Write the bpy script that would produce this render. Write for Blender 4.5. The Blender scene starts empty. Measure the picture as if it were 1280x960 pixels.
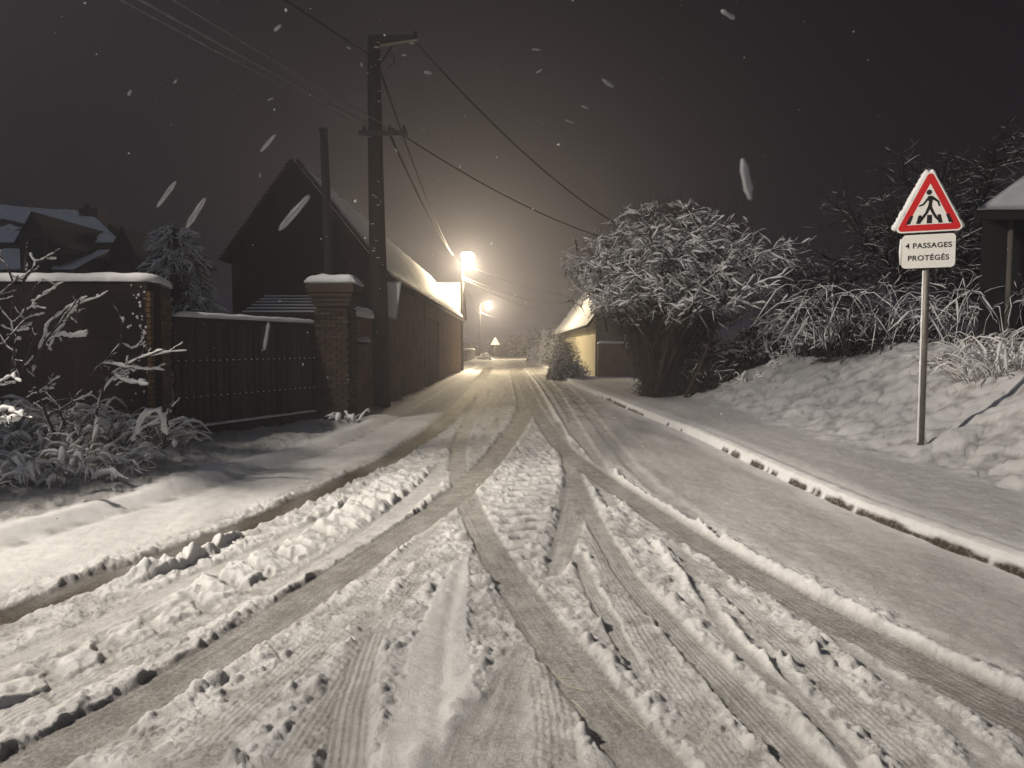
import bpy, math, random
import numpy as np
from mathutils import Vector

S = bpy.context.scene
COL = S.collection
rad = math.radians
rng = np.random.default_rng(11)
random.seed(11)

# ------------------------------------------------------------------ camera
H, F, PITCH = 1.55, 853.0, math.atan(46 / 853.0)
cam_d = bpy.data.cameras.new('camera')
cam = bpy.data.objects.new('camera', cam_d)
COL.objects.link(cam)
cam.location = (0, 0, H)
cam.rotation_euler = (math.pi / 2 - PITCH, 0, 0)
cam_d.sensor_width = 36.0
cam_d.lens = F / 1280 * 36.0
cam_d.clip_start = 0.02
cam_d.clip_end = 3000
S.camera = cam
cam_d.dof.use_dof = True
cam_d.dof.focus_distance = 9.0
cam_d.dof.aperture_fstop = 8.0


def ray(px, py):
    a, b = (px - 640) / F, (480 - py) / F
    c, s = math.cos(PITCH), math.sin(PITCH)
    return np.array([a, c + b * s, -s + b * c])


def at(px, py, Y):
    """world point seen at pixel (1280 wide) at depth Y"""
    d = ray(px, py)
    return np.array([0, 0, H]) + d * (Y / d[1])


def gnd(px, py, z=0.0):
    d = ray(px, py)
    return np.array([0, 0, H]) + d * ((z - H) / d[2])


# ------------------------------------------------------------------ world, sun, exposure
W = bpy.data.worlds.new('World')
S.world = W
W.use_nodes = True
wn = W.node_tree.nodes
bg = wn['Background']
bg.inputs[0].default_value = (0.95, 0.82, 1.12, 1)      # overcast winter night sky
bg.inputs[1].default_value = 0.0065

sun_d = bpy.data.lights.new('night_sky_glow', 'SUN')
sun_d.energy = 0.24
sun_d.angle = rad(70)
sun_d.color = (0.66, 0.78, 1.0)
sun = bpy.data.objects.new('night_sky_glow', sun_d)
COL.objects.link(sun)
sun.rotation_euler = (rad(34), 0, rad(-40))

S.view_settings.view_transform = 'Standard'
S.view_settings.look = 'None'
S.view_settings.gamma = 1
S.view_settings.exposure = 0.0
S.cycles.use_denoising = True
S.cycles.max_bounces = 6
S.cycles.volume_bounces = 1
S.cycles.diffuse_bounces = 3
S.cycles.glossy_bounces = 2
S.cycles.sample_clamp_indirect = 3.0
S.cycles.use_adaptive_sampling = False

WARM = (1.0, 0.82, 0.54)
LAMP1 = (-2.75, 42.4, 7.35)
LAMP2 = (-2.9, 86.0, 7.2)
LAMP0 = (-10.0, 3.2, 9.6)

# ------------------------------------------------------------------ helpers


def tag(o, label=None, cat=None, group=None, kind=None):
    if label: o['label'] = label
    if cat: o['category'] = cat
    if group: o['group'] = group
    if kind: o['kind'] = kind
    return o


def thing(name, label, cat, loc=(0, 0, 0), group=None):
    o = bpy.data.objects.new(name, None)
    o.empty_display_size = 0.1
    COL.objects.link(o)
    o.location = loc
    return tag(o, label, cat, group)


def root_loc(o):
    v = Vector((0, 0, 0))
    while o is not None:
        v += o.location
        o = o.parent
    return v


def np_mesh(name, V, faces, mats, smooth=False, midx=None):
    """V [n,3]; faces = list of int arrays [m,k] of equal width each"""
    me = bpy.data.meshes.new(name)
    V = np.asarray(V, dtype=np.float32)
    me.vertices.add(len(V))
    me.vertices.foreach_set('co', V.ravel())
    fl = [np.asarray(f, dtype=np.int32) for f in faces if len(f)]
    loops = np.concatenate([f.ravel() for f in fl])
    tot = np.concatenate([np.full(len(f), f.shape[1], dtype=np.int32) for f in fl])
    start = np.concatenate([[0], np.cumsum(tot)[:-1]]).astype(np.int32)
    me.loops.add(len(loops))
    me.loops.foreach_set('vertex_index', loops)
    me.polygons.add(len(tot))
    me.polygons.foreach_set('loop_start', start)
    me.polygons.foreach_set('loop_total', tot)
    for m in (mats if isinstance(mats, (list, tuple)) else [mats]):
        me.materials.append(m)
    if midx is not None:
        me.polygons.foreach_set('material_index', np.asarray(midx, dtype=np.int32))
    if smooth:
        me.polygons.foreach_set('use_smooth', np.ones(len(tot), dtype=bool))
    me.update(calc_edges=True)
    me.validate()
    return me


class MB:
    """collects faces in world coordinates"""
    def __init__(s):
        s.v, s.f = [], []

    def poly(s, pts):
        i = len(s.v)
        s.v += [tuple(p) for p in pts]
        s.f.append(tuple(range(i, i + len(pts))))
        return s

    def hexa(s, p):            # bottom 4 (ccw from above), top 4
        i = len(s.v)
        s.v += [tuple(q) for q in p]
        for q in ((3, 2, 1, 0), (4, 5, 6, 7), (0, 1, 5, 4), (1, 2, 6, 5), (2, 3, 7, 6), (3, 0, 4, 7)):
            s.f.append(tuple(i + k for k in q))
        return s

    def box(s, x0, x1, y0, y1, z0, z1):
        return s.hexa([(x0, y0, z0), (x1, y0, z0), (x1, y1, z0), (x0, y1, z0),
                       (x0, y0, z1), (x1, y0, z1), (x1, y1, z1), (x0, y1, z1)])

    def obox(s, c, ax, L, Wd, z0, z1):
        """box centred in plan on c, long axis ax (2d unit), length L, width Wd"""
        ax = np.array(ax[:2], float); ax /= np.linalg.norm(ax)
        n = np.array([-ax[1], ax[0]])
        c = np.array(c[:2], float)
        q = [c - ax * L / 2 - n * Wd / 2, c + ax * L / 2 - n * Wd / 2, c + ax * L / 2 + n * Wd / 2, c - ax * L / 2 + n * Wd / 2]
        return s.hexa([(*p, z0) for p in q] + [(*p, z1) for p in q])

    def prism(s, prof, a, b, axis='y'):
        """prof: list of (u,z); extruded along axis from a to b (u is the other plan axis)"""
        n, i = len(prof), len(s.v)
        for t in (a, b):
            for u, z in prof:
                s.v.append((u, t, z) if axis == 'y' else (t, u, z))
        s.f.append(tuple(range(i, i + n)))
        s.f.append(tuple(range(i + 2 * n - 1, i + n - 1, -1)))
        for k in range(n):
            k2 = (k + 1) % n
            s.f.append((i + k, i + n + k, i + n + k2, i + k2))
        return s

    def slab(s, quad, th):
        """quad 4 pts, thickened along its normal by th"""
        q = [np.array(p, float) for p in quad]
        n = np.cross(q[1] - q[0], q[3] - q[0]); n /= np.linalg.norm(n)
        return s.hexa(q + [p + n * th for p in q])

    def tube(s, pts, r, n=8, caps=True):
        P = np.array(pts, float)
        R = np.full(len(P), r) if np.isscalar(r) else np.array(r, float)
        V, Fq = tube_arrays(P[None], R[None], n)
        i = len(s.v)
        s.v += [tuple(p) for p in V]
        s.f += [tuple(int(k) + i for k in f) for f in Fq]
        if caps:
            m = len(P)
            s.f.append(tuple(i + k for k in range(n - 1, -1, -1)))
            s.f.append(tuple(i + (m - 1) * n + k for k in range(n)))
        return s

    def build(s, name, mat, parent=None, smooth=False, bevel=0):
        off = root_loc(parent)
        me = bpy.data.meshes.new(name)
        me.from_pydata([(x - off.x, y - off.y, z - off.z) for x, y, z in s.v], [], s.f)
        for m in (mat if isinstance(mat, (list, tuple)) else [mat]):
            me.materials.append(m)
        if smooth:
            me.polygons.foreach_set('use_smooth', [True] * len(me.polygons))
        me.update()
        import bmesh
        bm = bmesh.new(); bm.from_mesh(me)
        bmesh.ops.recalc_face_normals(bm, faces=bm.faces)
        if bevel:
            bmesh.ops.remove_doubles(bm, verts=bm.verts, dist=1e-5)
            es = [e for e in bm.edges if e.is_manifold and e.calc_face_angle(0) > 0.5]
            bmesh.ops.bevel(bm, geom=es, offset=bevel, segments=2, affect='EDGES', clamp_overlap=True)
        bm.to_mesh(me); bm.free()
        o = bpy.data.objects.new(name, me)
        COL.objects.link(o)
        if parent: o.parent = parent
        return o


def tube_arrays(P, R, n=4):
    """P [k,m,3], R [k,m] -> verts, quads"""
    k, m, _ = P.shape
    T = np.empty_like(P)
    T[:, 1:-1] = P[:, 2:] - P[:, :-2]
    T[:, 0] = P[:, 1] - P[:, 0]
    T[:, -1] = P[:, -1] - P[:, -2]
    T /= np.linalg.norm(T, axis=2, keepdims=True) + 1e-9
    tm = (P[:, -1] - P[:, 0])
    tm /= np.linalg.norm(tm, axis=1, keepdims=True) + 1e-9
    ref = np.where(np.abs(tm[:, 2:3]) > 0.8, np.array([[1.0, 0.13, 0]]), np.array([[0, 0.07, 1.0]]))
    A = np.cross(T, ref[:, None, :]); A /= np.linalg.norm(A, axis=2, keepdims=True) + 1e-9
    B = np.cross(A, T)
    ang = np.arange(n) * 2 * np.pi / n
    V = P[:, :, None, :] + R[:, :, None, None] * (A[:, :, None, :] * np.cos(ang)[None, None, :, None] + B[:, :, None, :] * np.sin(ang)[None, None, :, None])
    idx = np.arange(k * m * n).reshape(k, m, n)
    q = np.stack([idx[:, :-1, :], np.roll(idx[:, :-1, :], -1, 2), np.roll(idx[:, 1:, :], -1, 2), idx[:, 1:, :]], axis=-1)
    return V.reshape(-1, 3), q.reshape(-1, 4)


def resample(P, m):
    P = np.array(P, float)
    d = np.concatenate([[0], np.cumsum(np.linalg.norm(np.diff(P, axis=0), axis=1))])
    t = np.linspace(0, d[-1], m)
    return np.stack([np.interp(t, d, P[:, i]) for i in range(3)], 1)


def tubes_obj(name, paths, radii, mat, parent, n=4, smooth=True):
    P = np.array(paths); R = np.array(radii)
    off = root_loc(parent) if parent else Vector((0, 0, 0))
    V, q = tube_arrays(P, R, n)
    V = V - np.array([off.x, off.y, off.z])
    me = np_mesh(name, V, [q], mat, smooth)
    o = bpy.data.objects.new(name, me)
    COL.objects.link(o)
    o.parent = parent
    return o


def snow_paths(paths, radii, thick, keep=1.0, steep=0.86, seed=3):
    """lumpy snow strips lying on the upper side of the branches"""
    g = np.random.default_rng(seed)
    P = np.array(paths); R = np.array(radii)
    ch = P[:, -1] - P[:, 0]
    L = np.linalg.norm(ch, axis=1)
    tz = np.abs(ch[:, 2]) / (L + 1e-9)
    sel = (tz < steep) & (g.random(len(P)) < keep)
    P, R, tz, L = P[sel], R[sel], tz[sel], L[sel]
    if len(P) == 0: return None, None
    k, m, _ = P.shape
    th = thick * (0.32 + 1.35 * g.random((k, 1)) ** 1.6) * np.sqrt(1 - tz * tz)[:, None]
    prof = np.ones(m); prof[0] = 0.35; prof[-1] = 0.3
    rs = th * prof[None] * (0.5 + 1.0 * g.random((k, m)))
    Q = P.copy()
    Q[:, :, 2] += R * 0.8 + rs * 0.45
    Q[:, :, :2] += (g.random((k, m, 2)) - 0.5) * (rs * 0.5)[:, :, None]
    return Q, rs


# ---- numpy noise
_perm = np.random.default_rng(5).permutation(256).astype(np.int64)
_perm = np.concatenate([_perm, _perm, _perm])
_ga = np.random.default_rng(6).random(256) * 2 * np.pi
_gx, _gy = np.cos(_ga), np.sin(_ga)


def pn(x, y, seed=0):
    x = x + seed * 17.13; y = y - seed * 9.71
    xi = np.floor(x); yi = np.floor(y)
    xf, yf = x - xi, y - yi
    xi = xi.astype(np.int64) & 255; yi = yi.astype(np.int64) & 255
    u = xf * xf * xf * (xf * (xf * 6 - 15) + 10); v = yf * yf * yf * (yf * (yf * 6 - 15) + 10)
    def g(ix, iy, fx, fy):
        h = _perm[_perm[ix & 255] + (iy & 255)]
        return _gx[h] * fx + _gy[h] * fy
    a = g(xi, yi, xf, yf); b = g(xi + 1, yi, xf - 1, yf)
    c = g(xi, yi + 1, xf, yf - 1); d = g(xi + 1, yi + 1, xf - 1, yf - 1)
    return ((a + u * (b - a)) + v * ((c + u * (d - c)) - (a + u * (b - a)))) * 1.5


def fbm(x, y, sc, oct=3, seed=0):
    r = 0; a = 1
    for k in range(oct):
        r = r + a * pn(x / sc, y / sc, seed + k * 3); a *= 0.5; sc *= 0.5
    return r


def sst(a, b, x):
    t = np.clip((x - a) / (b - a), 0, 1)
    return t * t * (3 - 2 * t)


def domes(x, y, cell, rmin, rmax, prob, seed):
    """random hemispherical lumps; prob may be an array"""
    g = np.random.default_rng(seed)
    N = 512
    ox, oy, rr, pr, hh = g.random((N, N)), g.random((N, N)), g.random((N, N)), g.random((N, N)), g.random((N, N))
    cx = np.floor(x / cell).astype(np.int64); cy = np.floor(y / cell).astype(np.int64)
    out = np.zeros_like(x)
    for i in (-1, 0, 1):
        for j in (-1, 0, 1):
            a = (cx + i) % N; b = (cy + j) % N
            px = (cx + i + ox[a, b]) * cell; py = (cy + j + oy[a, b]) * cell
            r = (rmin + (rmax - rmin) * rr[a, b] ** 2) * cell
            q = ((x - px) ** 2 + (y - py) ** 2) / (r * r)
            z = np.sqrt(np.clip(1 - q, 0, 1)) * r * (0.45 + 0.6 * hh[a, b])
            out = np.maximum(out, np.where(pr[a, b] < prob, z, 0))
    return out


# ------------------------------------------------------------------ materials


def new_mat(name):
    m = bpy.data.materials.new(name)
    m.use_nodes = True
    nt = m.node_tree
    b = nt.nodes['Principled BSDF']
    return m, nt, b


def noise_node(nt, scale, detail=4, rough=0.6):
    tc = nt.nodes.new('ShaderNodeTexCoord')
    n = nt.nodes.new('ShaderNodeTexNoise')
    n.inputs['Scale'].default_value = scale
    n.inputs['Detail'].default_value = detail
    n.inputs['Roughness'].default_value = rough
    nt.links.new(tc.outputs['Object'], n.inputs['Vector'])
    return n


def mat(name, c, rough=0.8, var=0.35, scale=6, bump=0.3, bscale=40, metal=0.0, rnd=0.0, spec=0.3, bdist=0.01):
    m, nt, b = new_mat(name)
    n = noise_node(nt, scale)
    cr = nt.nodes.new('ShaderNodeValToRGB')
    cr.color_ramp.elements[0].position = 0.3
    cr.color_ramp.elements[1].position = 0.7
    cr.color_ramp.elements[0].color = (*[x * (1 - var) for x in c], 1)
    cr.color_ramp.elements[1].color = (*[min(1, x * (1 + var)) for x in c], 1)
    nt.links.new(n.outputs['Fac'], cr.inputs['Fac'])
    out = cr.outputs['Color']
    if rnd:
        oi = nt.nodes.new('ShaderNodeObjectInfo')
        mp = nt.nodes.new('ShaderNodeMapRange')
        mp.inputs['To Min'].default_value = 1 - rnd
        mp.inputs['To Max'].default_value = 1 + rnd
        nt.links.new(oi.outputs['Random'], mp.inputs['Value'])
        mx = nt.nodes.new('ShaderNodeVectorMath'); mx.operation = 'SCALE'
        nt.links.new(out, mx.inputs[0]); nt.links.new(mp.outputs[0], mx.inputs['Scale'])
        out = mx.outputs[0]
    nt.links.new(out, b.inputs['Base Color'])
    b.inputs['Roughness'].default_value = rough
    b.inputs['Metallic'].default_value = metal
    b.inputs['Specular IOR Level'].default_value = spec
    if bump:
        n2 = noise_node(nt, bscale, 5, 0.65)
        bp = nt.nodes.new('ShaderNodeBump')
        bp.inputs['Strength'].default_value = bump
        bp.inputs['Distance'].default_value = bdist
        nt.links.new(n2.outputs['Fac'], bp.inputs['Height'])
        nt.links.new(bp.outputs[0], b.inputs['Normal'])
    return m


def brick_mat(name, c1, c2, mortar, axis='x', scale=1.0):
    m, nt, b = new_mat(name)
    tc = nt.nodes.new('ShaderNodeTexCoord')
    sx = nt.nodes.new('ShaderNodeSeparateXYZ')
    cx = nt.nodes.new('ShaderNodeCombineXYZ')
    ad = nt.nodes.new('ShaderNodeMath'); ad.operation = 'ADD'
    nt.links.new(tc.outputs['Object'], sx.inputs[0])
    nt.links.new(sx.outputs['X'], ad.inputs[0]); nt.links.new(sx.outputs['Y'], ad.inputs[1])
    nt.links.new(ad.outputs[0], cx.inputs['X']); nt.links.new(sx.outputs['Z'], cx.inputs['Y'])
    br = nt.nodes.new('ShaderNodeTexBrick')
    br.inputs['Scale'].default_value = scale
    br.inputs['Brick Width'].default_value = 0.225
    br.inputs['Row Height'].default_value = 0.075
    br.inputs['Mortar Size'].default_value = 0.006
    br.inputs['Color1'].default_value = (*c1, 1)
    br.inputs['Color2'].default_value = (*c2, 1)
    br.inputs['Mortar'].default_value = (*mortar, 1)
    nt.links.new(cx.outputs[0], br.inputs['Vector'])
    n = noise_node(nt, 2.2, 6, 0.7)
    mx = nt.nodes.new('ShaderNodeMix'); mx.data_type = 'RGBA'; mx.blend_type = 'MULTIPLY'
    mx.inputs[0].default_value = 0.85
    cr = nt.nodes.new('ShaderNodeValToRGB')
    cr.color_ramp.elements[0].position = 0.3; cr.color_ramp.elements[1].position = 0.75
    cr.color_ramp.elements[0].color = (0.3, 0.28, 0.27, 1)
    cr.color_ramp.elements[1].color = (1.15, 1.1, 1.05, 1)
    nt.links.new(n.outputs['Fac'], cr.inputs['Fac'])
    nt.links.new(br.outputs['Color'], mx.inputs[6]); nt.links.new(cr.outputs['Color'], mx.inputs[7])
    nt.links.new(mx.outputs[2], b.inputs['Base Color'])
    b.inputs['Roughness'].default_value = 0.9
    b.inputs['Specular IOR Level'].default_value = 0.2
    bp = nt.nodes.new('ShaderNodeBump')
    bp.inputs['Strength'].default_value = 0.6
    bp.inputs['Distance'].default_value = 0.01
    bp.invert = True
    nt.links.new(br.outputs['Fac'], bp.inputs['Height'])
    nt.links.new(bp.outputs[0], b.inputs['Normal'])
    return m


def snow_mat(name, ground=False):
    m, nt, b = new_mat(name)
    fresh = (0.80, 0.80, 0.81)
    n = noise_node(nt, 9, 5, 0.6)
    base = nt.nodes.new('ShaderNodeValToRGB')
    base.color_ramp.elements[0].position = 0.3; base.color_ramp.elements[1].position = 0.65
    base.color_ramp.elements[0].color = (0.70, 0.69, 0.68, 1) if ground else (0.74, 0.74, 0.74, 1)
    base.color_ramp.elements[1].color = (*fresh, 1)
    nt.links.new(n.outputs['Fac'], base.inputs['Fac'])
    col = base.outputs['Color']
    if ground:
        for an, c, nsc in (('packed', (0.225, 0.215, 0.20), 55), ('slush', (0.055, 0.043, 0.032), 30)):
            a = nt.nodes.new('ShaderNodeAttribute'); a.attribute_name = an
            nn = noise_node(nt, nsc, 5, 0.7)
            ma = nt.nodes.new('ShaderNodeMath'); ma.operation = 'MULTIPLY_ADD'   # (noise-.5)*.9 + attr
            su = nt.nodes.new('ShaderNodeMath'); su.operation = 'SUBTRACT'; su.inputs[1].default_value = 0.5
            nt.links.new(nn.outputs['Fac'], su.inputs[0])
            nt.links.new(su.outputs[0], ma.inputs[0])
            sc = nt.nodes.new('ShaderNodeMath'); sc.operation = 'MULTIPLY'; sc.inputs[1].default_value = 1.6
            nt.links.new(a.outputs['Fac'], sc.inputs[0])
            nt.links.new(sc.outputs[0], ma.inputs[1])
            nt.links.new(a.outputs['Fac'], ma.inputs[2])
            ma.use_clamp = True
            mx = nt.nodes.new('ShaderNodeMix'); mx.data_type = 'RGBA'
            nt.links.new(ma.outputs[0], mx.inputs[0])
            nt.links.new(col, mx.inputs[6]); mx.inputs[7].default_value = (*c, 1)
            col = mx.outputs[2]
    nt.links.new(col, b.inputs['Base Color'])
    b.inputs['Roughness'].default_value = 0.65
    if ground:
        a = nt.nodes.new('ShaderNodeAttribute'); a.attribute_name = 'packed'
        mr = nt.nodes.new('ShaderNodeMapRange')
        mr.inputs['To Min'].default_value = 0.75; mr.inputs['To Max'].default_value = 0.62
        nt.links.new(a.outputs['Fac'], mr.inputs['Value']); nt.links.new(mr.outputs[0], b.inputs['Roughness'])
    b.inputs['Specular IOR Level'].default_value = 0.18
    n2 = noise_node(nt, 90 if ground else 45, 6, 0.75)
    bp = nt.nodes.new('ShaderNodeBump')
    bp.inputs['Strength'].default_value = 1.0 if ground else 0.5
    bp.inputs['Distance'].default_value = 0.012 if ground else 0.01
    nt.links.new(n2.outputs['Fac'], bp.inputs['Height'])
    nt.links.new(bp.outputs[0], b.inputs['Normal'])
    return m


def emit_mat(name, c, strength):
    m, nt, b = new_mat(name)
    b.inputs['Base Color'].default_value = (0.8, 0.8, 0.8, 1)
    b.inputs['Emission Color'].default_value = (*c, 1)
    b.inputs['Emission Strength'].default_value = strength
    return m


M_GROUND = snow_mat('trodden_snow', True)
M_SNOW = snow_mat('snow')
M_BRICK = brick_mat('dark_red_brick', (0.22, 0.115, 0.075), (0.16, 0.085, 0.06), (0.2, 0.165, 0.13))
M_BRICKDK = brick_mat('near_black_brick', (0.022, 0.013, 0.011), (0.015, 0.010, 0.009), (0.022, 0.019, 0.017))  # near-black version of the brick, for the barn gable and boundary wall
M_BRICKP = mat('brick_piece', (0.042, 0.029, 0.021), 0.9, 0.5, 30, 0.5, 80, rnd=0.45)
M_BRICKO = mat('ochre_brick_piece', (0.13, 0.078, 0.036), 0.9, 0.4, 30, 0.5, 80, rnd=0.3)
M_MORTAR = mat('mortar', (0.055, 0.047, 0.04), 0.95, 0.3, 20)
M_WOOD = mat('weathered_dark_board', (0.035, 0.026, 0.02), 0.85, 0.4, 14, 0.5, 60, rnd=0.45)
M_WOODDK = mat('black_timber', (0.018, 0.014, 0.012), 0.85, 0.4, 14, 0.5, 60, rnd=0.2)
M_POLE = mat('pole_concrete', (0.022, 0.019, 0.017), 0.85, 0.35, 10, 0.4, 50)
M_IRON = mat('dark_iron', (0.02, 0.019, 0.018), 0.6, 0.3, 20, 0.2)
M_GALV = mat('galvanised_steel', (0.19, 0.175, 0.155), 0.55, 0.2, 12, 0.15, 60, metal=0.6)
M_CABLE = mat('black_cable', (0.02, 0.019, 0.018), 0.7, 0.2, 8, 0)
M_CABLES = mat('snowy_cable', (0.20, 0.20, 0.21), 0.8, 0.3, 8, 0)
M_BARK = mat('bark', (0.045, 0.034, 0.025), 0.9, 0.4, 12, 0.5, 60)
M_TWIG = mat('twig', (0.042, 0.033, 0.024), 0.9, 0.4, 5, 0)
M_TWIGDK = mat('dark_twig', (0.018, 0.016, 0.015), 0.9, 0.4, 5, 0)
M_GRASSDRY = mat('dead_grass', (0.19, 0.145, 0.085), 0.9, 0.4, 6, 0)
M_LEAF = mat('dark_leaf', (0.03, 0.034, 0.022), 0.8, 0.5, 8, 0)
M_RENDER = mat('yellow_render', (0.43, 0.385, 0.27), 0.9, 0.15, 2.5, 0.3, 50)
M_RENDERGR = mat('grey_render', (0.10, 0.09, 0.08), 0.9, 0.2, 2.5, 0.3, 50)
M_RENDERDK = mat('dark_render', (0.018, 0.017, 0.017), 0.9, 0.2, 2.5, 0.3, 50)
M_TILE = mat('roof_tile', (0.04, 0.024, 0.019), 0.85, 0.3, 8, 0.3, rnd=0.3)
M_STONE = mat('kerb_granite', (0.05, 0.045, 0.04), 0.8, 0.4, 30, 0.4, 90, rnd=0.25)
M_WHITE = mat('sign_white', (0.78, 0.76, 0.72), 0.4, 0.03, 4, 0)
M_RED = mat('sign_red', (0.55, 0.022, 0.025), 0.4, 0.05, 4, 0)
M_BLACK = mat('sign_black', (0.012, 0.012, 0.012), 0.5, 0.05, 4, 0)
M_PALE = mat('pale_plate', (0.5, 0.5, 0.5), 0.7, 0.1, 8, 0.2)
M_PANE = mat('dark_pane', (0.01, 0.011, 0.013), 0.15, 0.1, 2, 0, spec=0.5)
M_STRAW = mat('straw', (0.50, 0.45, 0.34), 0.8, 0.2, 10, 0)

# ------------------------------------------------------------------ ground height field
KL = np.array([gnd(*p) for p in ((-400, 850), (0, 695), (100, 664), (200, 636), (270, 614), (345, 588), (400, 573), (460, 546), (515, 516), (545, 496), (570, 478), (597, 462), (611, 452))])
KR = np.array([gnd(*p) for p in ((1900, 960), (1280, 730), (1180, 692), (1070, 648), (1000, 615), (940, 585), (880, 555), (830, 533), (780, 512), (755, 500), (715, 482), (690, 466), (668, 453))])
KL = KL[np.argsort(KL[:, 1])]; KR = KR[np.argsort(KR[:, 1])]


def kerb_left(y): return np.interp(y, KL[:, 1], KL[:, 0])
def kerb_right(y): return np.interp(y, KR[:, 1], KR[:, 0])


def ground_low(x, y):
    """smooth terrain without the small relief"""
    kl, kr = kerb_left(y), kerb_right(y)
    z = 0.09 * (1 - sst(-0.28, 0.0, x - kl))
    z = z + 0.10 * sst(0.0, 0.06, x - kr) - 0.03 * sst(0.3, 0.9, x - kr)
    far = 1 - sst(20.5, 26, y)
    bank = np.clip((x - 5.2) / 3.6, 0, 1)
    bank = .6 * bank + .4 * bank * bank * (3 - 2 * bank)
    z = z + 1.45 * bank * far
    # heap of dead grass against the boundary wall on the left
    z = z + 0.50 * np.exp(-(((x + 5.4) / 1.25) ** 2 + ((y - 8.1) / 0.95) ** 2))
    z = z + 0.22 * np.exp(-(((x + 6.8) / 1.2) ** 2 + ((y - 7.2) / 0.9) ** 2))
    z = z + 0.4 * sst(-8.0, -10.0, x) * sst(10, 16, y)
    return z


# tracks: (pixel x, pixel y, half width m)
def trk(pts):
    w = np.array([[*gnd(px, py)[:2], hw] for px, py, hw in pts])
    w = w[np.argsort(w[:, 1])]
    # smooth curve through the points
    y = np.geomspace(max(w[0, 1], .4), w[-1, 1], 160)
    x = np.interp(y, w[:, 1], w[:, 0]); h = np.interp(y, w[:, 1], w[:, 2])
    for _ in range(14):
        x[1:-1] = (x[:-2] + 2 * x[1:-1] + x[2:]) / 4
    return y, x, h


T = {}
T['t1'] = trk([(-380, 905, .12), (0, 777, .12), (50, 756, .12), (160, 715, .13), (250, 680, .13), (350, 642, .13), (420, 607, .14), (487, 577, .16), (550, 534, .2), (578, 506, .22), (596, 481, .25), (612, 458, .3)])
T['t2'] = trk([(-60, 1015, .14), (67, 942, .14), (155, 892, .14), (225, 852, .14), (320, 791, .15), (425, 720, .155), (500, 670, .16), (550, 637, .16), (575, 617, .16), (610, 583, .17), (630, 558, .18), (650, 530, .2), (659, 510, .22), (652, 484, .28), (642, 462, .3)])
T['t3'] = trk([(880, 1040, .15), (806, 955, .13), (720, 840, .135), (657, 755, .125), (614, 690, .12), (588, 637, .12), (573, 593, .12), (573, 556, .12), (587, 526, .12), (601, 498, .12), (606, 470, .14), (618, 456, .2)])
T['t4'] = trk([(1440, 985, .2), (1280, 900, .15), (1183, 852, .15), (1120, 818, .15), (1017, 767, .14), (975, 742, .14), (867, 677, .14), (800, 632, .14), (747, 596, .14), (702, 561, .14), (680, 530, .15), (665, 500, .16), (655, 478, .2), (648, 460, .25)])
T['t5'] = trk([(1090, 1050, .09), (1000, 957, .09), (980, 935, .09), (925, 875, .09), (875, 823, .085), (807, 752, .08), (780, 718, .08), (745, 657, .08), (728, 620, .09), (715, 590, .1), (706, 560, .1), (695, 530, .1)])
T['t5b'] = trk([(800, 850, .04), (780, 812, .05), (760, 777, .055), (745, 750, .055), (733, 725, .05), (722, 695, .04)])
T['t6'] = trk([(690, 725, .03), (700, 706, .09), (712, 662, .125), (719, 622, .125), (717, 590, .11), (708, 562, .09), (690, 530, .08)])
T['t7'] = trk([(655, 815, .05), (635, 865, .10), (607, 945, .17), (590, 1010, .2)])
T['t8'] = trk([(425, 1020, .085), (432, 957, .085), (440, 890, .085), (457, 832, .07), (470, 795, .04)])
T['panel'] = trk([(585, 690, .01), (572, 725, .08), (552, 800, .14), (545, 870, .17), (537, 955, .18), (530, 1020, .18)])
T['t9'] = trk([(1085, 985, .045), (1062, 957, .045), (1025, 915, .045), (995, 880, .045), (950, 845, .045), (912, 805, .04), (887, 767, .04), (862, 720, .03), (842, 667, .025)])
T['t9b'] = trk([(1090, 965, .03), (1050, 925, .03), (1007, 880, .03), (960, 824, .03), (925, 780, .02)])
T['t10'] = trk([(1275, 985, .05), (1206, 928, .045), (1160, 889, .045), (1080, 832, .04), (1000, 770, .03), (940, 728, .02)])
T['t11'] = trk([(790, 632, .03), (765, 603, .06), (745, 577, .08), (728, 550, .1), (712, 520, .1), (697, 492, .14), (678, 470, .2)])
T['t12'] = trk([(905, 680, .03), (867, 645, .06), (825, 618, .08), (790, 586, .09), (760, 548, .1), (737, 518, .12), (715, 492, .15), (690, 470, .2)])
T['t13'] = trk([(640, 560, .1), (632, 540, .12), (628, 520, .13), (640, 490, .2), (636, 470, .3)])
T['s1'] = trk([(-180, 925, .09), (0, 838, .09), (100, 793, .09), (150, 771, .09), (250, 722, .08), (287, 708, .07), (387, 660, .06), (440, 630, .04)])
T['s2'] = trk([(330, 752, .02), (400, 707, .06), (450, 677, .09), (500, 640, .12), (540, 605, .14), (560, 580, .12)])
FAINT = {'f1': [(180, 1020, .09), (300, 900, .09), (420, 790, .09), (520, 690, .08), (590, 600, .06)],
         'f2': [(700, 1010, .09), (695, 900, .09), (672, 800, .08), (650, 730, .05)],
         'f3': [(960, 1010, .08), (880, 905, .085), (812, 810, .08), (765, 730, .07), (735, 670, .05)],
         'f4': [(1200, 1010, .08), (1080, 900, .08), (985, 812, .08), (900, 735, .07), (830, 680, .05)],
         'f5': [(-100, 960, .09), (60, 880, .09), (230, 790, .09), (380, 710, .08), (500, 640, .07)],
         'f6': [(330, 1010, .08), (380, 930, .08), (430, 850, .07), (480, 780, .06), (540, 700, .05)],
         'f7': [(560, 640, .07), (600, 560, .08), (632, 515, .09), (636, 480, .1)],
         'f8': [(770, 640, .07), (742, 600, .08), (722, 560, .09), (705, 520, .1)]}
for k_, v_ in FAINT.items(): T[k_] = trk(v_)
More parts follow.
